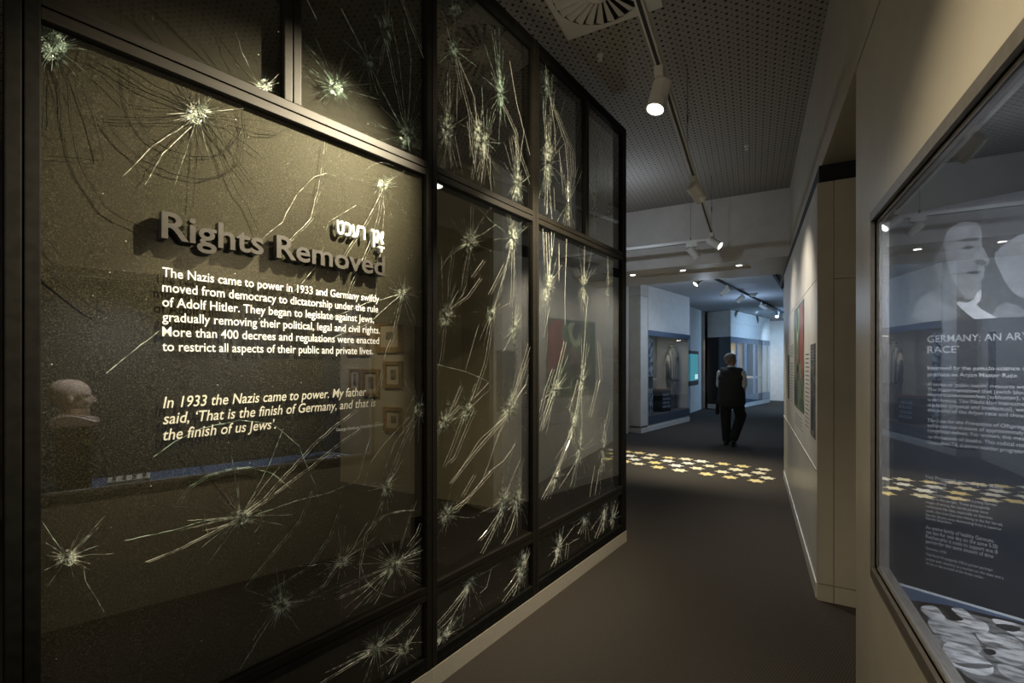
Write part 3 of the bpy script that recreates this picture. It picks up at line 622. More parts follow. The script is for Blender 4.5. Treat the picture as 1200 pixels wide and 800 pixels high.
def spot(loc, aim, label, lit=True, L_=.15, r=.046, zoff=0, adapter_axis=0, group='track spotlights'):
    root = empty('track_spotlight', loc, 0); tag(root, label, 'spotlight', group)
    MB().box((-.022, -.062, -.05), (.022, .062, 0), Matrix.Rotation(adapter_axis, 4, 'Z'), .004).build('adapter', 'trackwhite', root)
    d = Vector(aim).normalized(); j = Vector((0, 0, -.062))
    MB().tube([(0, 0, -.05), (0, 0, -.075)], .014, 12).build('swivel', 'trackwhite', root)
    st = j+Vector((0, 0, -.03))-d*.04
    b = MB().tube([st, st+d*.004, st+d*(L_*.66), st+d*(L_*.67), st+d*(L_*.69), st+d*L_, st+d*(L_-.004)], [r*.9, r, r, r*.95, r, r, r*.86], 24)
    b.build('lamp_head', 'trackwhite', root)
    MB().tube([st+d*(L_-.006), st+d*(L_+.0006)], r*.86, 20).build('lens', 'lens' if lit else 'dim_lens', root)
    return root
spot((-.41, 2.37, 3.0), (-.20, -.22, -.95), 'nearest white track spotlight with a glowing lens')
spot((-.41, 3.86, 3.0), (.42, .55, -.62), 'white track spotlight halfway along the long track, lens turned away')
spot((-.41, 5.62, 3.0), (.72, -.15, -.5), 'lit white spotlight at the corner of the two tracks')
spot((-.66, 5.95, 3.0), (.55, .25, -.75), 'unlit white spotlight hanging from the cross track', False, adapter_axis=pi/2)
for x in (-1.59, -.88, -.16):
    b = MB().tube([(0, 0, 0), (0, 0, -.012)], .045, 24); o = b.build('recessed_downlight', 'trackwhite'); o.location = (x, 6.86, 2.862)
    MB().tube([(0, 0, -.0125), (0, 0, -.0145)], .034, 20).build('lens', 'lens', o)
    tag(o, {-1.59: 'small recessed downlight in the beam, beside the glass partition edge', -.88: 'small recessed downlight in the middle of the beam slot', -.16: 'small recessed downlight at the right end of the beam slot'}[x], 'downlight', 'downlights in the beam slot')
t3 = track('ceiling_track', (-.86, 9.0, 3.20), (1.10, 18.56, 3.20), 'thin dark lighting track on the far gallery ceiling with several spotlights', 'trackslot', .03, .05)
FT = Frame((-.86, 9.0, 0), math.degrees(atan2(1.66, 8.1)))
FAR = [(822, 332, (-.6, -.3, -.7), True, 'first spotlight on the far track, hanging just beyond the beam'), (852, 345, (-.7, -.2, -.6), False, 'second spotlight on the far gallery track'), (870, 353, (-.7, .2, -.6), False, 'third spotlight on the far gallery track'), (892, 363, (.7, .1, -.5), False, 'fourth spotlight on the far track, nearer of a close pair'), (897, 365, (.8, .2, -.5), False, 'fifth spotlight on the far track, farther of a close pair'), (911, 370, (-.1, -.6, -.7), True, 'lit spotlight near the far end of the far track'), (919, 373, (.3, .3, -.8), False, 'last spotlight at the far end of the far track')]
for px, py, aim, lit, lab in FAR:
    v = ray(px, 300); o_ = FT.I @ EYE; vv = FT.I.to_3x3() @ v; t_ = -o_.y/vv.y; p = EYE+v*t_
    spot((p.x, p.y, 3.20), aim, lab, lit, .20, .055, group='far track spotlights')
track('ceiling_track', (.33, 9.7, 3.19), (.70, 12.6, 3.19), 'thin black lighting track near the right end of the far ceiling', 'trackslot', .05, .06)
for px, py, lab in [(883, 344, 'round white smoke detector on the far ceiling, nearer of two'), (885, 365, 'round white smoke detector on the far ceiling, farther of two')]:
    p = floor_at(px, py, 3.25); b = MB().tube([(0, 0, 0), (0, 0, -.03)], .10, 24).tube([(0, 0, -.03), (0, 0, -.065)], [.07, .05], 20)
    tag(b.build('smoke_detector', 'trackwhite'), lab, 'smoke detector').location = (p.x, p.y, 3.25)

# ================================================================== RIGHT DISPLAY CASE
case = empty('display_case', (.40, .7, 0)); tag(case, 'large glazed wall display case with a navy text panel and brown metal frame', 'display case')
TC = Matrix.Translation((-.40, -.7, 0))
def cb(name, m, boxes, bev=0, parent=None):
    b = MB()
    for a, c in boxes: b.box(a, c, TC, bev)
    return b.build(name, m, parent or case)
fw = .035
cb('frame', 'frame', [((.388, Y0-fw, Z0-fw), (.43, Y0, Z1+fw)), ((.388, Y1, Z0-fw), (.43, Y1+.012, Z1+fw)), ((.388, Y0, Z0-fw), (.43, Y1, Z0)), ((.388, Y0, Z1), (.43, Y1, Z1+fw))], .002)
cb('jamb', noise_mat('jamb_metal', (.34, .31, .285), (.38, .35, .32), 50, .4, metal=.2), [((.405, Y1-.012, Z0), (.44, Y1, Z1)), ((.405, Y0, Z0), (.44, Y0+.012, Z1)), ((.405, Y0, Z0-.0), (.44, Y1, Z0+.012)), ((.405, Y0, Z1-.012), (.44, Y1, Z1))], .001)
cb('glass', 'caseglass', [((.405, Y0+.012, Z0+.012), (.411, Y1-.012, Z1-.012))])
cb('case_body', 'dark', [((.955, Y0, .6), (.98, Y1+.1, 2.2)), ((.44, Y0-.02, .6), (.98, Y0, 2.2)), ((.44, Y0, 2.06), (.98, Y1+.1, 2.09)), ((.44, Y1+.02, .6), (.98, Y1+.04, 2.2))])
cb('shelf', 'blue', [((.43, Y0, .715), (.955, Y1, .735))])
FC = Frame((.44, 2.095, 0), math.degrees(atan2(.92, -.39)))
TP = TC @ FC.M
b = MB().box((0, 0, .738), (.56, .015, 2.06), TP); tp = b.build('text_panel', 'navy', case); tp['label'] = 'slanted navy text panel with pale grey print'
MB().box((0, -.004, .735), (.56, .0, .741), TP).build('panel_edge', 'ink', case)
# portrait print on the panel, layered grey shapes
tones = {}
def tone(v, tint=(1, 1, 1.04)):
    k = (round(v, 3), tint)
    if k not in tones: tones[k] = noise_mat('grey_tone_%02d' % len(tones), tuple(v*.88*c for c in tint), tuple(v*1.12*c for c in tint), 30, .6)
    return tones[k]
def smooth(pts, n=2):
    for _ in range(n):
        q = []
        for i in range(len(pts)):
            a, c = pts[i], pts[(i+1) % len(pts)]; q += [(a[0]*.75+c[0]*.25, a[1]*.75+c[1]*.25), (a[0]*.25+c[0]*.75, a[1]*.25+c[1]*.75)]
        pts = q
    return pts
port = empty('portrait_print', mtx=FC.M); port.location = FC.M @ Vector((.1, 0, 1.63)); PT = Matrix.Translation((-.1, 0, -1.63))
tag(port, 'large dim black and white portrait print at the top of the navy panel', 'photograph')
def layer(pts, v, k, name, rnd=2, parent=None, fr=FC, T=PT, box=None):
    q = [fr.hit(x, y, -.0005-.0008*k) for x, y in (smooth(pts, rnd) if rnd else pts)]
    if box: q = [(min(max(x, box[0]), box[1]), min(max(z, box[2]), box[3])) for x, z in q]
    return MB().slab(q, -.001-.0008*k, -.0004-.0008*(k-1), T).build(name, tone(v), parent or port)
a = FC.hit(1063, 262); c = FC.hit(1103, 376); zb = c[1]
bxp = (.055, .555, zb, 2.045)
MB().box((bxp[0], -.0012, zb), (bxp[1], -.0001, 2.045), PT).build('backing', tone(.07), port)
layer([(1078, 262), (1130, 248), (1180, 235), (1240, 225), (1240, 150), (1100, 200)], 0.073, 1, 'shade', 1, box=bxp)
layer([(1148, 262), (1151, 275), (1150, 285), (1154, 294), (1160, 305), (1158, 310), (1152, 312), (1155, 316), (1152, 319), (1154, 324), (1149, 329), (1151, 337), (1146, 347), (1136, 352), (1120, 348), (1105, 338), (1098, 322), (1092, 300), (1092, 280), (1105, 262), (1125, 250)], .28, 2, 'face', 1, box=bxp)
layer([(1096, 282), (1092, 300), (1098, 322), (1105, 338), (1120, 348), (1134, 351), (1122, 338), (1112, 318), (1108, 300), (1106, 282)], .15, 3, 'cheek_shade', 2, box=bxp)
layer([(1064, 300), (1070, 272), (1084, 250), (1110, 236), (1140, 236), (1152, 250), (1150, 262), (1128, 258), (1110, 268), (1104, 288), (1098, 300), (1086, 312)], .045, 4, 'hair', 2, box=bxp)
layer([(1118, 283), (1132, 278), (1148, 278), (1147, 282), (1132, 283)], .08, 3, 'eyebrow', 1, box=bxp)
layer([(1126, 291), (1134, 287), (1143, 288), (1136, 292)], .08, 3, 'eye', 1, box=bxp)
layer([(1130, 319), (1142, 317), (1152, 318), (1142, 322)], .08, 3, 'mouth', 1, box=bxp)
layer([(1140, 306), (1150, 303), (1158, 308), (1150, 312)], .10, 3, 'nose', 1, box=bxp)
layer([(1095, 330), (1112, 345), (1130, 352), (1144, 350), (1128, 366), (1105, 356)], .12, 3, 'neck', 2, box=bxp)
layer([(1066, 378), (1075, 350), (1098, 338), (1112, 352), (1130, 376)], 0.168, 3, 'shoulder', 1, box=bxp)
layer([(1118, 352), (1138, 356), (1150, 335), (1150, 352), (1142, 358), (1176, 376), (1146, 377), (1130, 365)], 0.556, 4, 'collar', 1, box=bxp)
layer([(1163, 300), (1175, 275), (1200, 262), (1230, 262), (1230, 350), (1195, 350), (1180, 335), (1172, 318)], 0.262, 3, 'second_face', 2, box=bxp)
layer([(1152, 262), (1175, 246), (1210, 238), (1240, 235), (1240, 268), (1205, 270), (1176, 285), (1165, 300)], 0.069, 4, 'second_hair', 2, box=bxp)
layer([(1158, 378), (1172, 352), (1200, 360), (1230, 390)], 0.199, 3, 'second_coat', 1, box=bxp)
# print on the panel
b = MB(); g = MB()
def pl_(mb, body, px, py, cap, width=None, shear=0, bold=.004):
    x, z = FC.hit(px, py); place_text(mb, body, TP, x, z, -.0015, width, cap, bold=bold, shear=shear)
def cw(body_px_l, body_px_r, py): return FC.hit(body_px_r, py)[0]-FC.hit(body_px_l, py)[0]
wH = cw(1087, 1191, 400); k_ = .0225
pl_(b, 'GERMANY: AN ARYAN', 1087, 401, .0232, cw(1087, 1158, 400)*1.86); pl_(b, 'RACE’', 1087, 413.5, .0232, cw(1087, 1124, 412))
for t, y, xr in [('Informed by the pseudo-science of', 433, 1206), ('produce an Aryan Master Race', 440.5, 1192)]: pl_(g, t, 1087, y, .0135, cw(1087, xr, y), bold=.012)
for t, y, xr in [('A series of ‘public health’ measures were', 452, 1208), ('The Nazis maintained that Jewish blood', 458, 1206), ('deemed untermenschen (subhuman), with', 463.8, 1212), ('with Aryans. The Nazis also maintained', 470, 1205), ('disability (physical and intellectual), were', 476, 1207), ('the purity of the Aryan race and should', 482, 1205),
                 ('The Law for the Prevention of Offspring', 494, 1201), ('enforced sterilisation of approximately', 500, 1200), ('congenital defects. For women, this meant', 506, 1207), ('to thousands of deaths. This radical step', 513, 1204), ('Operation T4, a secret murder programme', 519.5, 1207)]: pl_(g, t, 1087, y, .0125, cw(1087, xr, y), shear=.15 if 'Law' in t else 0)
for t, y, xr, c_ in [('Nazi Propaganda promoting the ‘Master', 560, 1177, .0125), ('Race’ Ideology', 565, 1110, .0125), ('Germany 1938', 572, 1108, .009), ('This propaganda poster showed a young German', 579, 1168, .009), ('family to the people. These propaganda', 584, 1160, .009), ('images of strong, fair haired parents were', 589, 1158, .009), ('reinforced the idea, especially to German', 594, 1163, .009), ('youth, that true Germans belong to the fair haired,', 599, 1175, .009), ('Nordic Aryan race, descending from a superior', 604, 1174, .009), ('Nordic bloodline', 608, 1115, .009), ('An entire family of healthy Germans', 619, 1164, .0130), ('can live for one day on the same 5.50', 624.5, 1169, .0130), ('Reichsmarks it costs to support one ill', 630, 1169, .0130), ('person for the same amount of time', 635.5, 1164, .0130), ('Germany, 1930', 643, 1109, .009), ('This Reich Propaganda Office poster portrays', 650, 1163, .009), ('people with disability as a burden on the state and a', 655.5, 1176, .009), ('threat to the survival of the Aryan nation.', 660.5, 1153, .009)]:
    pl_(g, t, 1085, y, c_, cw(1085, xr, y))
b.build('heading_lettering', 'greyink', case); g.build('panel_lettering', 'greyink', case)
# photograph lying on the shelf
FSZ = .737
def sh(px, py, z=FSZ):
    p = floor_at(px, py, z); return p
ph = empty('shelf_photograph', (.62, 1.55, FSZ)); tag(ph, 'large black and white photograph of sleeping figures lying on the blue shelf', 'photograph')
PO = Vector((.62, 1.55, FSZ))
def clampc(p): return Vector((min(max(p.x, .446), .95), p.y, p.z))
def fold(v):
    k = 'fold%.2f' % v
    if k not in tones: tones[k] = noise_mat('cloth_tone_%02d' % len(tones), (v*.30, v*.30, v*.31), (v*1.15, v*1.15, v*1.18), 16, .6, 2, .36, .56, stretch=(1, 2.6, 1))
    return tones[k]
def lay(pts, v, k, name, rnd=2):
    q = [clampc(sh(x, y)) for x, y in (smooth(pts, rnd) if rnd else pts)]
    return MB().prism([(p.x-PO.x, p.y-PO.y) for p in q], .0005*k-.0004, .0005*k+.0006).build(name, fold(v) if v > .2 else tone(v), ph)
lay([(1060, 702), (1110, 709), (1200, 730), (1290, 760), (1290, 880), (1160, 880), (1095, 770)], .02, 0, 'backing', 0)
lay([(1080, 714), (1110, 712), (1165, 726), (1215, 742), (1240, 800), (1190, 815), (1140, 800), (1110, 770)], .21, 1, 'bedding', 1)
lay([(1076, 711), (1094, 709), (1102, 716), (1110, 726), (1098, 728), (1085, 722)], .7, 3, 'face')
lay([(1085, 726), (1104, 725), (1122, 728), (1140, 742), (1153, 762), (1142, 768), (1108, 754), (1092, 740)], .55, 2, 'sleeve')
lay([(1112, 712), (1130, 713), (1140, 725), (1156, 730), (1161, 740), (1148, 744), (1132, 738), (1118, 726)], .8, 4, 'head')
lay([(1098, 710), (1112, 711), (1122, 722), (1132, 728), (1112, 728), (1104, 720)], .02, 5, 'hair')
lay([(1104, 752), (1125, 754), (1150, 768), (1166, 782), (1162, 793), (1135, 790), (1106, 776)], .72, 3, 'blanket')
lay([(1108, 772), (1120, 778), (1145, 778), (1166, 780), (1160, 784), (1130, 784)], .16, 4, 'crease')
lay([(1140, 738), (1160, 742), (1180, 752), (1167, 760), (1150, 754)], .75, 5, 'hand')
lay([(1165, 742), (1185, 745), (1200, 755), (1206, 775), (1196, 782), (1168, 774), (1152, 758)], .6, 2, 'shirt')
lay([(1150, 760), (1166, 762), (1168, 768), (1156, 768)], .03, 5, 'shade')
lay([(1158, 724), (1180, 728), (1230, 742), (1230, 760), (1200, 752), (1176, 738)], .85, 3, 'pillow')
lay([(1162, 732), (1182, 732), (1200, 738), (1184, 742)], .05, 5, 'fold', 1)
lay([(1166, 776), (1196, 784), (1215, 800), (1190, 800), (1172, 790)], .5, 3, 'cloth')
lay([(1090, 748), (1100, 740), (1104, 748), (1098, 762)], .30, 3, 'arm')
# pale card just inside the right edge of the view
k0 = FC.hit(1192, 575); k1 = FC.hit(1192, 637)
# bust and tray of eyes, seen in the partition's reflection
def head_into(b, c, s, yaw, nose=1, T=None):
    """head blobs: c = centre, s = head height, facing +y before yaw"""
    R = Matrix.Translation(c) @ Matrix.Rotation(yaw, 4, 'Z') @ Matrix.Scale(s, 4)
    for p, r, sc in [((0, -.06, .12), .36, (.86, 1.1, .98)), ((0, .06, -.10), .27, (.86, 1.02, 1.35)), ((0, .16, -.33), .13, (1.15, .9, .8)), ((0, .24, .09), .16, (1.35, .55, .55)), ((.10, .20, -.07), .13, (.9, .8, .9)), ((-.10, .20, -.07), .13, (.9, .8, .9)), ((0, .265, -.225), .085, (1.25, .7, .45)), ((.305, -.03, -.03), .09, (.35, .7, 1.1)), ((-.305, -.03, -.03), .09, (.35, .7, 1.1))]:
        b.ball(p, r, sc, R, 20)
    if nose:
        b.tube([R @ Vector((0, .27, .10)), R @ Vector((0, .35, -.04)), R @ Vector((0, .345, -.11))], [.030*s, .05*s, .065*s], 12)
        b.ball((0, .33, -.10), .065, (1, .9, .7), R, 12)
    return R
bust = empty('phrenology_bust', (.66, .30, .735)); tag(bust, 'glazed brown bald head bust on a black plinth, mirrored in the glass', 'bust')
MB().box((-.075, -.075, 0), (.075, .075, .39), bev=.004).build('plinth', 'black', bust)
b = MB(); R_ = head_into(b, Vector((0, -.005, .575)), .25, 0, 1); b.ball((0, -.14, .18), .34, (.88, 1, .85), R_, 20); b.tube([R_ @ Vector((0, .28, .08)), R_ @ Vector((0, .40, -.06)), R_ @ Vector((0, .37, -.11))], [.010, .014, .016], 10); b.ball((0, .25, -.34), .07, (1, 1, .8), R_, 12)
b.caps((0, -.02, .45), (0, -.005, .53), .048, .046)
b.build('bust_head', 'ceramic', bust, remesh=.004)
b = MB(); b.slab([(-.10, .40), (.10, .40), (.125, .432), (.03, .475), (-.03, .485), (-.09, .47), (-.11, .44)], -.10, .10, Matrix.Rotation(pi/2, 4, 'Z'))
bmesh.ops.bevel(b.bm, geom=b.bm.edges[:], offset=.012, segments=3, affect='EDGES')
b.build('bust_shoulders', 'ceramic', bust)
MB().box((-.075, -.085, .388), (.075, .095, .40)).build('bust_base', 'black', bust)
tray = empty('eye_chart_tray', (.60, .565, .735)); tag(tray, 'small cream tray with three rows of dark samples on the blue shelf', 'tray')
TT = Matrix.Rotation(radians(-14), 4, 'Y')
MB().box((-.075, -.10, 0), (.075, .10, .035), bev=.003).build('box_base', 'black', tray)
o = MB().box((-.08, -.105, .035), (.08, .105, .05), bev=.003).build('tray_top', mat('cream_card', (.75, .68, .55), .5), tray)
for i in range(4):
    for j in range(4): MB().tube([(-.055+.036*i, -.075+.05*j, .05), (-.055+.036*i, -.075+.05*j, .053)], [.012, .010], 12).build('sample', 'blackink', o)
# ================================================================== POSTER WALL GRAPHICS
FR_ = Frame((.37, 7.0, 0), 180)      # x grows towards the camera: x = 7 - Y
post_ = empty('painted_poster', mtx=FR_.M @ Matrix.Translation((7-5.28, 0, 1.115))); tag(post_, 'tall green and dark red painted poster on the white wall', 'poster')
W_, H_ = .93, .935
MB().box((0, -.004, 0), (W_, -.0005, H_)).build('backing', noise_mat('poster_green', (.055, .075, .05), (.16, .20, .09), 7, .5, 4, .42, .58), post_)
def pk(pts, m, k, name, r=2): return MB().slab([(x*W_, z*H_) for x, z in smooth(pts, r)], -.005-.0008*k, -.0038-.0008*(k-1), None).build(name, m, post_)
pk([(.66, .98), (.98, .98), (.98, .30), (.90, .28), (.80, .40), (.62, .52), (.66, .70), (.74, .84)], noise_mat('poster_red', (.22, .05, .025), (.30, .08, .04), 9, .5), 1, 'red_dress')
pk([(.40, .96), (.60, .97), (.56, .75), (.42, .60), (.30, .70)], noise_mat('poster_sky', (.28, .36, .18), (.46, .52, .30), 8, .5), 1, 'pale_field')
pk([(.28, .98), (.46, .98), (.52, .80), (.40, .72), (.36, .84)], noise_mat('poster_blue', (.025, .03, .05), (.05, .06, .09), 12, .5), 2, 'dark_tree')
for x, z in ((.52, .62), (.44, .55), (.36, .48), (.50, .47)):
    pk([(x+.045*cos(t*pi/4), z+.055*sin(t*pi/4)) for t in range(8)], mat('poster_flesh', (.26, .16, .10), .5), 3, 'figure_head', 1)
    pk([(x-.06, z-.04), (x+.06, z-.04), (x+.07, z-.20), (x-.07, z-.20)], noise_mat('poster_coat', (.06, .045, .03), (.14, .10, .07), 12, .5), 2, 'figure_coat', 1)
pk([(.02, .02), (.45, .02), (.38, .18), (.20, .30), (.05, .22)], noise_mat('poster_dark', (.02, .025, .03), (.045, .05, .05), 12, .5), 1, 'dark_bush')
gp = empty('street_photograph', mtx=FR_.M @ Matrix.Translation((7-3.87, 0, 1.02))); tag(gp, 'tall grey street photograph at the near end of the white wall', 'photograph')
MB().box((0, -.003, 0), (.27, -.0005, .64)).build('print', 'bwdark', gp)
for k in range(4): MB().box((.02, -.0045, .53+.02*k), (.25, -.003, .536+.02*k)).build('roof_slat', tone(.22), gp)
random.seed(3)
for k in range(9):
    x = .03+.024*k; h = random.uniform(.28, .42); MB().slab(smooth([(x-.015, .05), (x+.018, .05), (x+.015, h-.05), (x+.008, h), (x-.008, h), (x-.014, h-.05)], 1), -.0042, -.003).build('figure', tone(random.choice((.02, .04, .09))), gp)
def lines_block(Ya, Yb, z1, z0, n, label, hd=None):
    root = empty('wall_text', mtx=FR_.M @ Matrix.Translation((7-Yb, 0, z0))); tag(root, label, 'wall text')
    b = MB(); W = Yb-Ya
    for i in range(n):
        z = z1-z0-(z1-z0)*i/n; x = 0; e = W*random.uniform(.8, 1)
        while x < e:
            l = random.uniform(.02, .06); l = min(l, e-x); 
            if l > .006: b.box((x, -.0015, z-.009), (x+l, -.0003, z-.002))
            x += l+.009
    b.build('text_lines', 'wallink', root)
lines_block(5.42, 5.84, 1.72, 1.58, 6, 'printed heading lines on the white wall beyond the poster')
lines_block(5.44, 5.82, 1.53, 1.10, 14, 'printed paragraph on the white wall beyond the poster')
lines_block(3.98, 4.24, 1.60, 1.02, 18, 'printed paragraph between the poster and grey photograph')
lines_block(4.45, 5.2, 1.05, .93, 4, 'printed caption below the green poster')
o = MB().box((7-6.25, -.003, 1.12), (7-5.98, -.0005, 1.62)).build('small_dark_photograph', 'bwdark'); o.matrix_world = FR_.M; tag(o, 'small dark photograph at the far end of the white wall', 'photograph')
# dark glazed unit at the wall's far end
u = empty('wall_showcase', (.43, 7.6, 0)); tag(u, 'narrow dark glazed showcase at the far end of the white wall', 'display case')
MB().box((0, -.595, .1), (.02, -.56, 2.35)).box((0, .56, .1), (.02, .595, 2.35)).box((0, -.56, 2.30), (.02, .56, 2.35)).box((0, -.56, .1), (.02, .56, .16)).build('frame', 'black', u)
MB().box((.005, -.56, .16), (.012, .56, 2.30)).build('glass', 'farglass', u)
MB().box((.10, -.56, .16), (.12, .56, 2.30)).build('back_panel', 'navy', u)
MB().box((.085, -.30, .9), (.1, -.05, 1.9)).build('reflection_strip', mat('reflection_glow', (.6, .5, .2), .5, emit=(1, .8, .3), es=.7), u)  # glowing strip stands in for bright reflections in the dark glass
MB().box((.085, .10, .5), (.1, .45, 1.9)).build('photo_strip', mat('blue_graphic', (.12, .22, .42), .5), u)

# ================================================================== STARS ON THE FLOOR
ROWS = [[(70, 345), (145, 353), (225, 365), (318, 381), (418, 389), (510, 402), (637, 417), (752, 431), (875, 450)],
        [(92, 370), (195, 382), (312, 400), (432, 414), (560, 430), (712, 451), (845, 470)],
        [(120, 391), (237, 410), (362, 427), (485, 443), (632, 464), (762, 482), (895, 500)],
        [(60, 403), (143, 417), (257, 437), (382, 455), (540, 477), (677, 496), (830, 517)]]
random.seed(5)
COLS = ['yypypwyyp', 'wpwwppp', 'wywpppp', 'ypypyyy']
ord_ = ['first', 'second', 'third', 'fourth', 'fifth', 'sixth', 'seventh', 'eighth', 'ninth']
cn = {'y': 'yellow', 'p': 'pale yellow', 'w': 'white'}; cm = {'y': 'staryellow', 'p': 'starpale', 'w': 'starwhite'}
rown = ['farthest row', 'second row from the back', 'third row from the back', 'nearest row']
def star_mesh(r, m):
    pts = [((r if k % 2 == 0 else r*.577)*cos(pi/6*k+.2), (r if k % 2 == 0 else r*.577)*sin(pi/6*k+.2)) for k in range(12)]
    b = MB().prism(pts, 0, .003); return b
for ri, row in enumerate(ROWS):
    P_ = [floor_at(720+x/5, 460+y/5) for x, y in row]
    ext = []
    step = (P_[-1]-P_[0])/(len(P_)-1)
    for k in (1, 2): ext.append(P_[0]-step*k)
    for k, p in enumerate(P_+ext):
        if p.x < -2.25: continue
        c_ = COLS[ri][k] if k < len(P_) else 'yw'[(k+ri) % 2]
        o = star_mesh(.112*random.uniform(.94, 1.06), None).build('floor_star', cm[c_]); o.location = (p.x, p.y, 0); o.rotation_euler.z = random.uniform(-.2, .2)
        lab = '%s floor star, %s from the glass partition in the %s' % (cn[c_], ord_[k], rown[ri]) if k < len(P_) else '%s floor star behind the partition edge in the %s' % (cn[c_], rown[ri]) + (', farther in' if k > len(P_) else '')
        tag(o, lab, 'floor star', 'six pointed stars on the carpet')

# ================================================================== FAR UNITS
# first unit with the striped uniform
A = Vector((-2.05, 10.3, 0)); B = Vector((-1.46, 12.7, 0)); d = (B-A); LN = d.length; an = math.degrees(atan2(d.x, d.y))
FU = Frame((A.x, A.y, 0), an)
un = empty('uniform_showcase', mtx=FU.M); tag(un, 'white cabinet with tall glass front showing a striped uniform', 'display case')
b = MB(); DP = .95
b.box((0, .0, 2.99), (LN, DP, 3.25)).box((0, .004, 2.975), (LN, DP, 2.99)).box((0, 0, 2.26), (LN, DP, 2.975))
b.box((-.0, .0, .145), (.015, DP, 2.26)).box((LN-.015, .03, .145), (LN, DP, 2.26)).box((0, DP-.03, .145), (LN, DP, 2.26)).box((0, .01, .10), (LN, DP, .145))
b.box((-.345, .01, .145), (0, .36, 2.99)).box((-.345, .01, 3.0), (0, .36, 3.25))
b.build('cabinet_body', 'white', un)
MB().box((-.345, -.004, 0), (LN, DP, .10)).build('plinth', 'white', un)
MB().box((.015, .0, 2.14), (LN, .02, 2.26)).box((.015, 0, .145), (LN, .02, .34)).build('grey_band', noise_mat('grey_film', (.16, .17, .19), (.18, .19, .21), 5, .4), un)
MB().box((0, -.012, .146), (LN+.03, -.004, 2.26)).build('glass', 'farglass', un)
MB().box((.02, .02, .32), (LN-.02, DP-.04, .34)).build('inner_floor', 'frame', un)
MB().box((.25, .62, .34), (1.1, .65, 2.14)).build('back_panel', noise_mat('inner_panel', (.30, .28, .24), (.34, .32, .27), 5, .7), un)
MB().box((.30, .60, 1.25), (.62, .62, 1.95)).build('inset_photograph', mat('blue_print', (.14, .18, .26), .5), un)
MB().box((.02, .005, .36), (.26, .015, 2.05)).build('photo_strip', 'bw', un)
MB().box((.02, .003, .95), (.26, .006, 1.22)).build('text_strip', 'navy', un)
MB().box((.26, .30, 1.10), (1.15, .60, 1.14)).build('shelf', 'mount', un)
light('showcase_light', 'AREA', FU.M @ Vector((1.2, .25, 2.10)), 9, (1, .92, .78), FU.M @ Vector((1.3, .5, .3)), 1.6, sy=.2)
mq = empty('striped_uniform', mtx=FU.M @ Matrix.Translation((FU.hit(788, 440, .36)[0], .36, .34))); tag(mq, 'striped jacket and trousers standing in the far glass showcase', 'uniform')
def loft(b, secs, n=20):
    rings = [[b.bm.verts.new((cx+rx*cos(2*pi*k/n), cy+ry*sin(2*pi*k/n), z)) for k in range(n)] for cx, cy, z, rx, ry in secs]
    for r0, r1 in zip(rings, rings[1:]):
        for k in range(n): b.bm.faces.new((r0[k], r0[(k+1) % n], r1[(k+1) % n], r1[k]))
    b.bm.faces.new(rings[0][::-1]); b.bm.faces.new(rings[-1])
b = MB(); loft(b, [(0, 0, .74, .25, .15), (0, 0, .80, .25, .15), (0, 0, 1.1, .235, .14), (0, 0, 1.38, .24, .14), (0, 0, 1.50, .20, .12), (0, 0, 1.56, .10, .09), (0, 0, 1.60, .07, .07)]); b.build('jacket', 'stripe', mq, True)
for s in (-1, 1):
    b = MB(); b.tube([(s*.21, 0, 1.47), (s*.27, .0, 1.2), (s*.29, -.02, .78)], [.075, .07, .065], 14); b.build('sleeve', 'stripe', mq, True)
    b = MB(); loft(b, [(s*.10, 0, .0, .10, .10), (s*.10, 0, .4, .10, .10), (s*.10, 0, .78, .12, .13)]); b.build('trouser_leg', 'stripedark', mq, True)
MB().box((-.06, -.152, 1.22), (.03, -.143, 1.36)).build('badge', 'blackink', mq)
MB().ball((0, 0, 1.63), .09, (1, 1, .7)).build('cap', 'stripe', mq, True)
tr = empty('luggage_chest', mtx=FU.M @ Matrix.Translation((FU.hit(774, 480, .28)[0], .28, .34)) @ Matrix.Rotation(-.1, 4, 'Z')); tag(tr, 'dark wooden chest with white painted marks beside the uniform', 'chest')
MB().box((-.22, -.16, 0), (.22, .16, .50), bev=.008).build('body', 'black', tr)
MB().box((-.225, -.165, .50), (.225, .165, .56), bev=.008).build('lid', noise_mat('brown_lid', (.22, .11, .06), (.28, .14, .08), 9, .5), tr)
b = MB(); random.seed(11)
for r_ in range(4):
    x = -.17
    while x < .15:
        l = random.uniform(.02, .06); b.box((x, -.164, .10+.095*r_), (x+l*.3, -.160, .16+.095*r_)); b.box((x, -.164, .10+.095*r_), (x+l, -.160, .115+.095*r_)); x += l+.02
b.build('painted_marks', 'ink', tr)
# screen on the recessed wall
FS = Frame((-1.68, 14.62, 0), math.degrees(atan2(.19, 1.58)))
sc_ = empty('wall_screen_unit', mtx=FS.M); tag(sc_, 'glowing teal information screen set in the recessed wall', 'screen')
x0, x1 = FS.hit(800, 430)[0], FS.hit(817.5, 430)[0]; zt, zb2 = FS.hit(812, 411)[1], FS.hit(812, 451)[1]
x0 = -.85
MB().box((x0, -.03, zb2), (x1, .02, zt), bev=.01).build('bezel', 'frame', sc_)
MB().box((x0+.1, -.034, zb2+.14), (x1-.08, -.030, zt-.10)).build('display', 'screen', sc_)
MB().box((x1-.5, -.037, zb2+.18), (x1-.12, -.034, zb2+.33)).build('display_caption', 'screenbright', sc_)
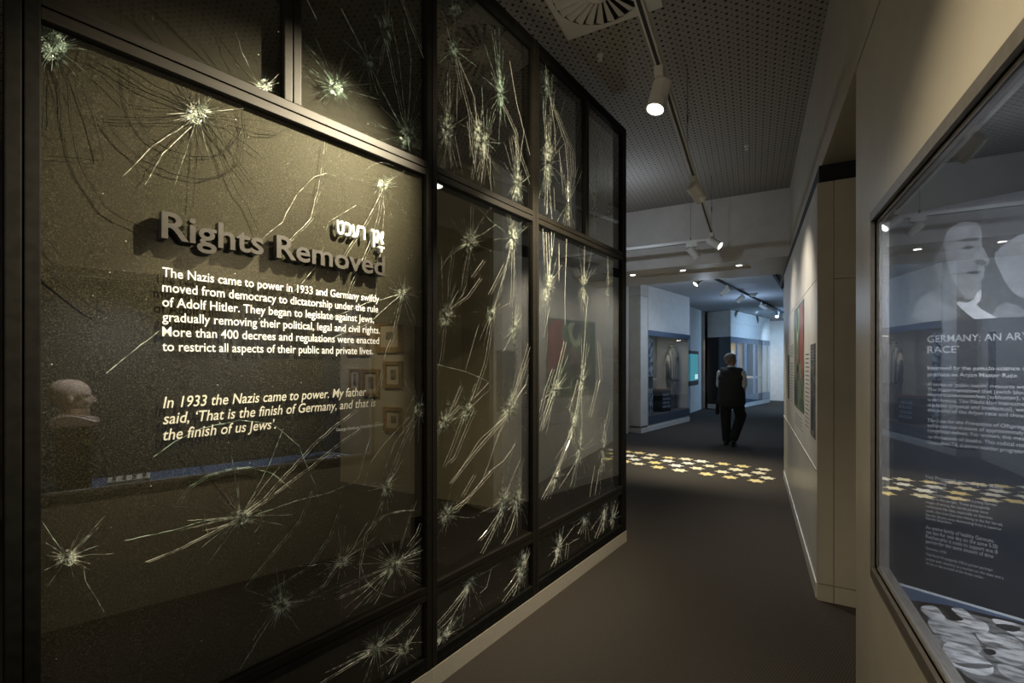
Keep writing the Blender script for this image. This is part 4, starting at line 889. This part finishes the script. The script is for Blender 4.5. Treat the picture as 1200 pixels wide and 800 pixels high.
# second unit, dark glass corner
Cn = Vector((-.62, 16.2, 0)); E_ = Vector((.60, 20.24, 0)); Lf = Vector((-1.34, 16.61, 0))
d = E_-Cn; L2 = d.length; F2 = Frame(Cn, math.degrees(atan2(d.x, d.y)))
u2 = empty('corner_showcase', mtx=F2.M); tag(u2, 'large white cabinet with wraparound glass corner beyond the man', 'display case')
T2 = F2.I
b = MB(); fp = [Cn, E_, E_+Vector((-1.6, .5, 0)), Lf+Vector((-.05, 1.5, 0)), Lf]
b.prism([(p.x, p.y) for p in fp], 2.84, 3.24, T2).prism([(p.x, p.y) for p in fp], 2.38, 2.825, T2)
cc = sum((p for p in fp), Vector())/5
b.prism([(p.x+(cc.x-p.x)*.02, p.y+(cc.y-p.y)*.02) for p in fp], 2.80, 2.86, T2); b.build('cabinet_body', 'white', u2)
MB().prism([(p.x, p.y) for p in fp], 0, .15, T2).build('plinth', 'white', u2)
MB().box((.0, 0, .15), (L2, .008, .42)).box((0, 0, 2.2), (L2, .008, 2.38)).build('grey_band', noise_mat('blue_grey_film', (.14, .17, .22), (.17, .20, .25), 5, .4), u2)
MB().box((0, -.012, .15), (L2, -.004, 2.38)).build('glass', 'farglass', u2)
dl = (Lf-Cn); FL = Frame(Lf, math.degrees(atan2(-dl.x, -dl.y)))
MB().box((0, 0, .15), (dl.length-.01, .03, 2.38), T2 @ FL.M).build('dark_glass', mat('dark_glass_panel', (.015, .015, .017), .08, 0, .8), u2)
MB().box((.9, 1.0, .15), (L2, 1.04, 2.38)).build('back_panel', noise_mat('ochre_panel', (.30, .24, .15), (.36, .29, .18), 4, .7), u2)
MB().box((.9, .5, .15), (L2, .98, .95)).build('counter', 'navy', u2)
for xx in (.62, 1.45, 2.42): MB().box((xx, .02, .15), (xx+.14, .06, 2.38)).build('divider', mat('blue_white_divider', (.34, .44, .60), .5), u2)
MB().box((1.25, .35, 1.30), (1.30, .40, 1.95)).build('small_screen', mat('pale_screen', (.4, .5, .6), .3, emit=(.6, .8, 1), es=.9), u2)
MB().box((2.9, .25, .95), (4.1, .8, 1.0)).build('desk', 'mount', u2)
light('corner_case_light', 'AREA', F2.M @ Vector((2.6, .5, 2.34)), 40, (1, .85, .6), F2.M @ Vector((2.6, .6, 0)), 3.0, sy=.3)

# ================================================================== MAN WALKING AWAY
man = empty('person', (-.35, 9.38, 0), radians(-6)); tag(man, 'grey haired person in black vest and white shirt walking away', 'person')
b = MB()
head_into(b, Vector((.0, .01, 1.585)), .25, radians(-62))
b.caps((0, -.01, 1.38), (0, .0, 1.52), .058, .056)
b.caps((-.06, 0, 1.30), (.06, 0, 1.30), .095, .095); b.caps((-.05, 0, 1.0), (.05, 0, 1.0), .11, .11); b.caps((0, 0, 1.0), (0, 0, 1.3), .10, .10)
def arm(b, pts, rs):
    for i in range(len(pts)-1): b.caps(pts[i], pts[i+1], rs[i], rs[i+1])
ra = [(.165, 0, 1.36), (.205, -.02, 1.10), (.20, .08, .85)]; la = [(-.165, 0, 1.36), (-.20, .02, 1.10), (-.19, .16, .90)]
for a in (ra, la):
    arm(b, a, [.052, .043, .030]); e = Vector(a[-1]); dn = (Vector(a[-1])-Vector(a[-2])).normalized()
    s = 1 if a is ra else -1
    b.caps(e, e+dn*.075, .030, .036)
    for f, (ln) in enumerate((.072, .082, .078, .060)):
        o_ = e+dn*.08+Vector((0, .030-.020*f, 0)); m1 = o_+dn*ln*.55+Vector((-.004*s, 0, 0)); b.caps(o_, m1, .0105, .010); b.caps(m1, m1+dn*ln*.5+Vector((-.018*s, .004, 0)), .010, .0085)
    th = e+dn*.03+Vector((-.01*s, .03, 0)); b.caps(th, th+dn*.045+Vector((-.012*s, .022, 0)), .013, .011); b.caps(th+dn*.045+Vector((-.012*s, .022, 0)), th+dn*.08+Vector((-.02*s, .024, 0)), .011, .009)
b.caps((0, 0, .95), (0, 0, 1.0), .13, .13)
hipL, kneeL, ankL = (-.09, 0, .92), (-.10, .03, .50), (-.075, -.02, .09); hipR, kneeR, ankR = (.09, 0, .92), (.145, .10, .51), (.06, -.14, .14)
for h_, k_, a_ in ((hipL, kneeL, ankL), (hipR, kneeR, ankR)): arm(b, [h_, k_, a_], [.085, .055, .038])
body = b.build('body', 'skin', man, remesh=.0085)
b = MB(); R_ = Matrix.Translation((0, .01, 1.585)) @ Matrix.Rotation(radians(-62), 4, 'Z') @ Matrix.Scale(.25, 4)
for p, r, sc in [((0, -.10, .15), .385, (.88, 1.1, .98)), ((0, -.20, -.06), .30, (1.02, .8, 1.0)), ((.0, .10, .34), .2, (1.1, 1, .6))]: b.ball(p, r, sc, R_, 20)
b.build('hair', 'hair', man, remesh=.009)
b = MB()
for p0, p1, r0, r1 in [((-.09, 0, 1.33), (.09, 0, 1.33), .115, .115), ((-.08, 0, 1.15), (.08, 0, 1.15), .145, .145), ((-.085, .01, .95), (.085, .01, .95), .148, .148), ((-.095, .01, .82), (.095, .01, .82), .145, .145), ((-.14, 0, 1.375), (.14, 0, 1.375), .072, .072), ((-.11, 0, 1.24), (.11, 0, 1.24), .125, .125)]: b.caps(p0, p1, r0, r1)
b.caps((0, 0, .84), (0, 0, 1.35), .14, .13); b.ball((0, 0, 1.08), .232, (1.0, .70, 1.4)); b.ball((0, 0, .86), .22, (1.08, .72, .9))
b.build('vest', 'vest', man, remesh=.011)
b = MB()
for a in (ra, la):
    p0, p1 = Vector(a[0]), Vector(a[1]); b.caps(p0+Vector((.015 if a is ra else -.015, 0, -.03)), p0+(p1-p0)*.92, .072, .070)
b.caps((-.15, 0, 1.385), (.15, 0, 1.385), .05, .05)
b.tube([(0, -.005, 1.43), (0, 0, 1.475)], [.078, .066], 20)
b.build('shirt', 'shirt', man, remesh=.009)
b = MB()
for h_, k_, a_ in ((hipL, kneeL, ankL), (hipR, kneeR, ankR)): arm(b, [h_, k_, (a_[0], a_[1], a_[2]+.01)], [.118, .092, .078])
b.caps((-.08, 0, .90), (.08, 0, .90), .135, .135); b.ball((.20, .02, .57), .055, (1, 1, 1.6))
b.build('trousers', 'trouser', man, remesh=.011)
for a_, ry, nm in ((ankL, 0, 0), (ankR, -.12, 1)):
    b = MB(); x, y, z = a_; t_ = .0 if nm == 0 else .02
    b.caps((x, y-.05, .045+t_*1.6), (x, y+.13, .036), .042, .034); b.ball((x, y-.01, z-.02), .05, (1, 1.1, 1)); b.box((x-.04, y-.085, .0), (x+.04, y+.16, .022), None, .006)
    b.build('shoe', 'shoe', man, remesh=.008)
b = MB(); b.caps((-.235, .03, .80), (-.245, .03, .58), .035, .04); b.build('shoulder_bag', 'trouser', man, remesh=.01)
# low wall end panel seen beside the partition
struct(MB().box((-2.409, 9.40, .9), (-2.40, 9.62, 2.0)).build('trim_4', 'bwdark'))
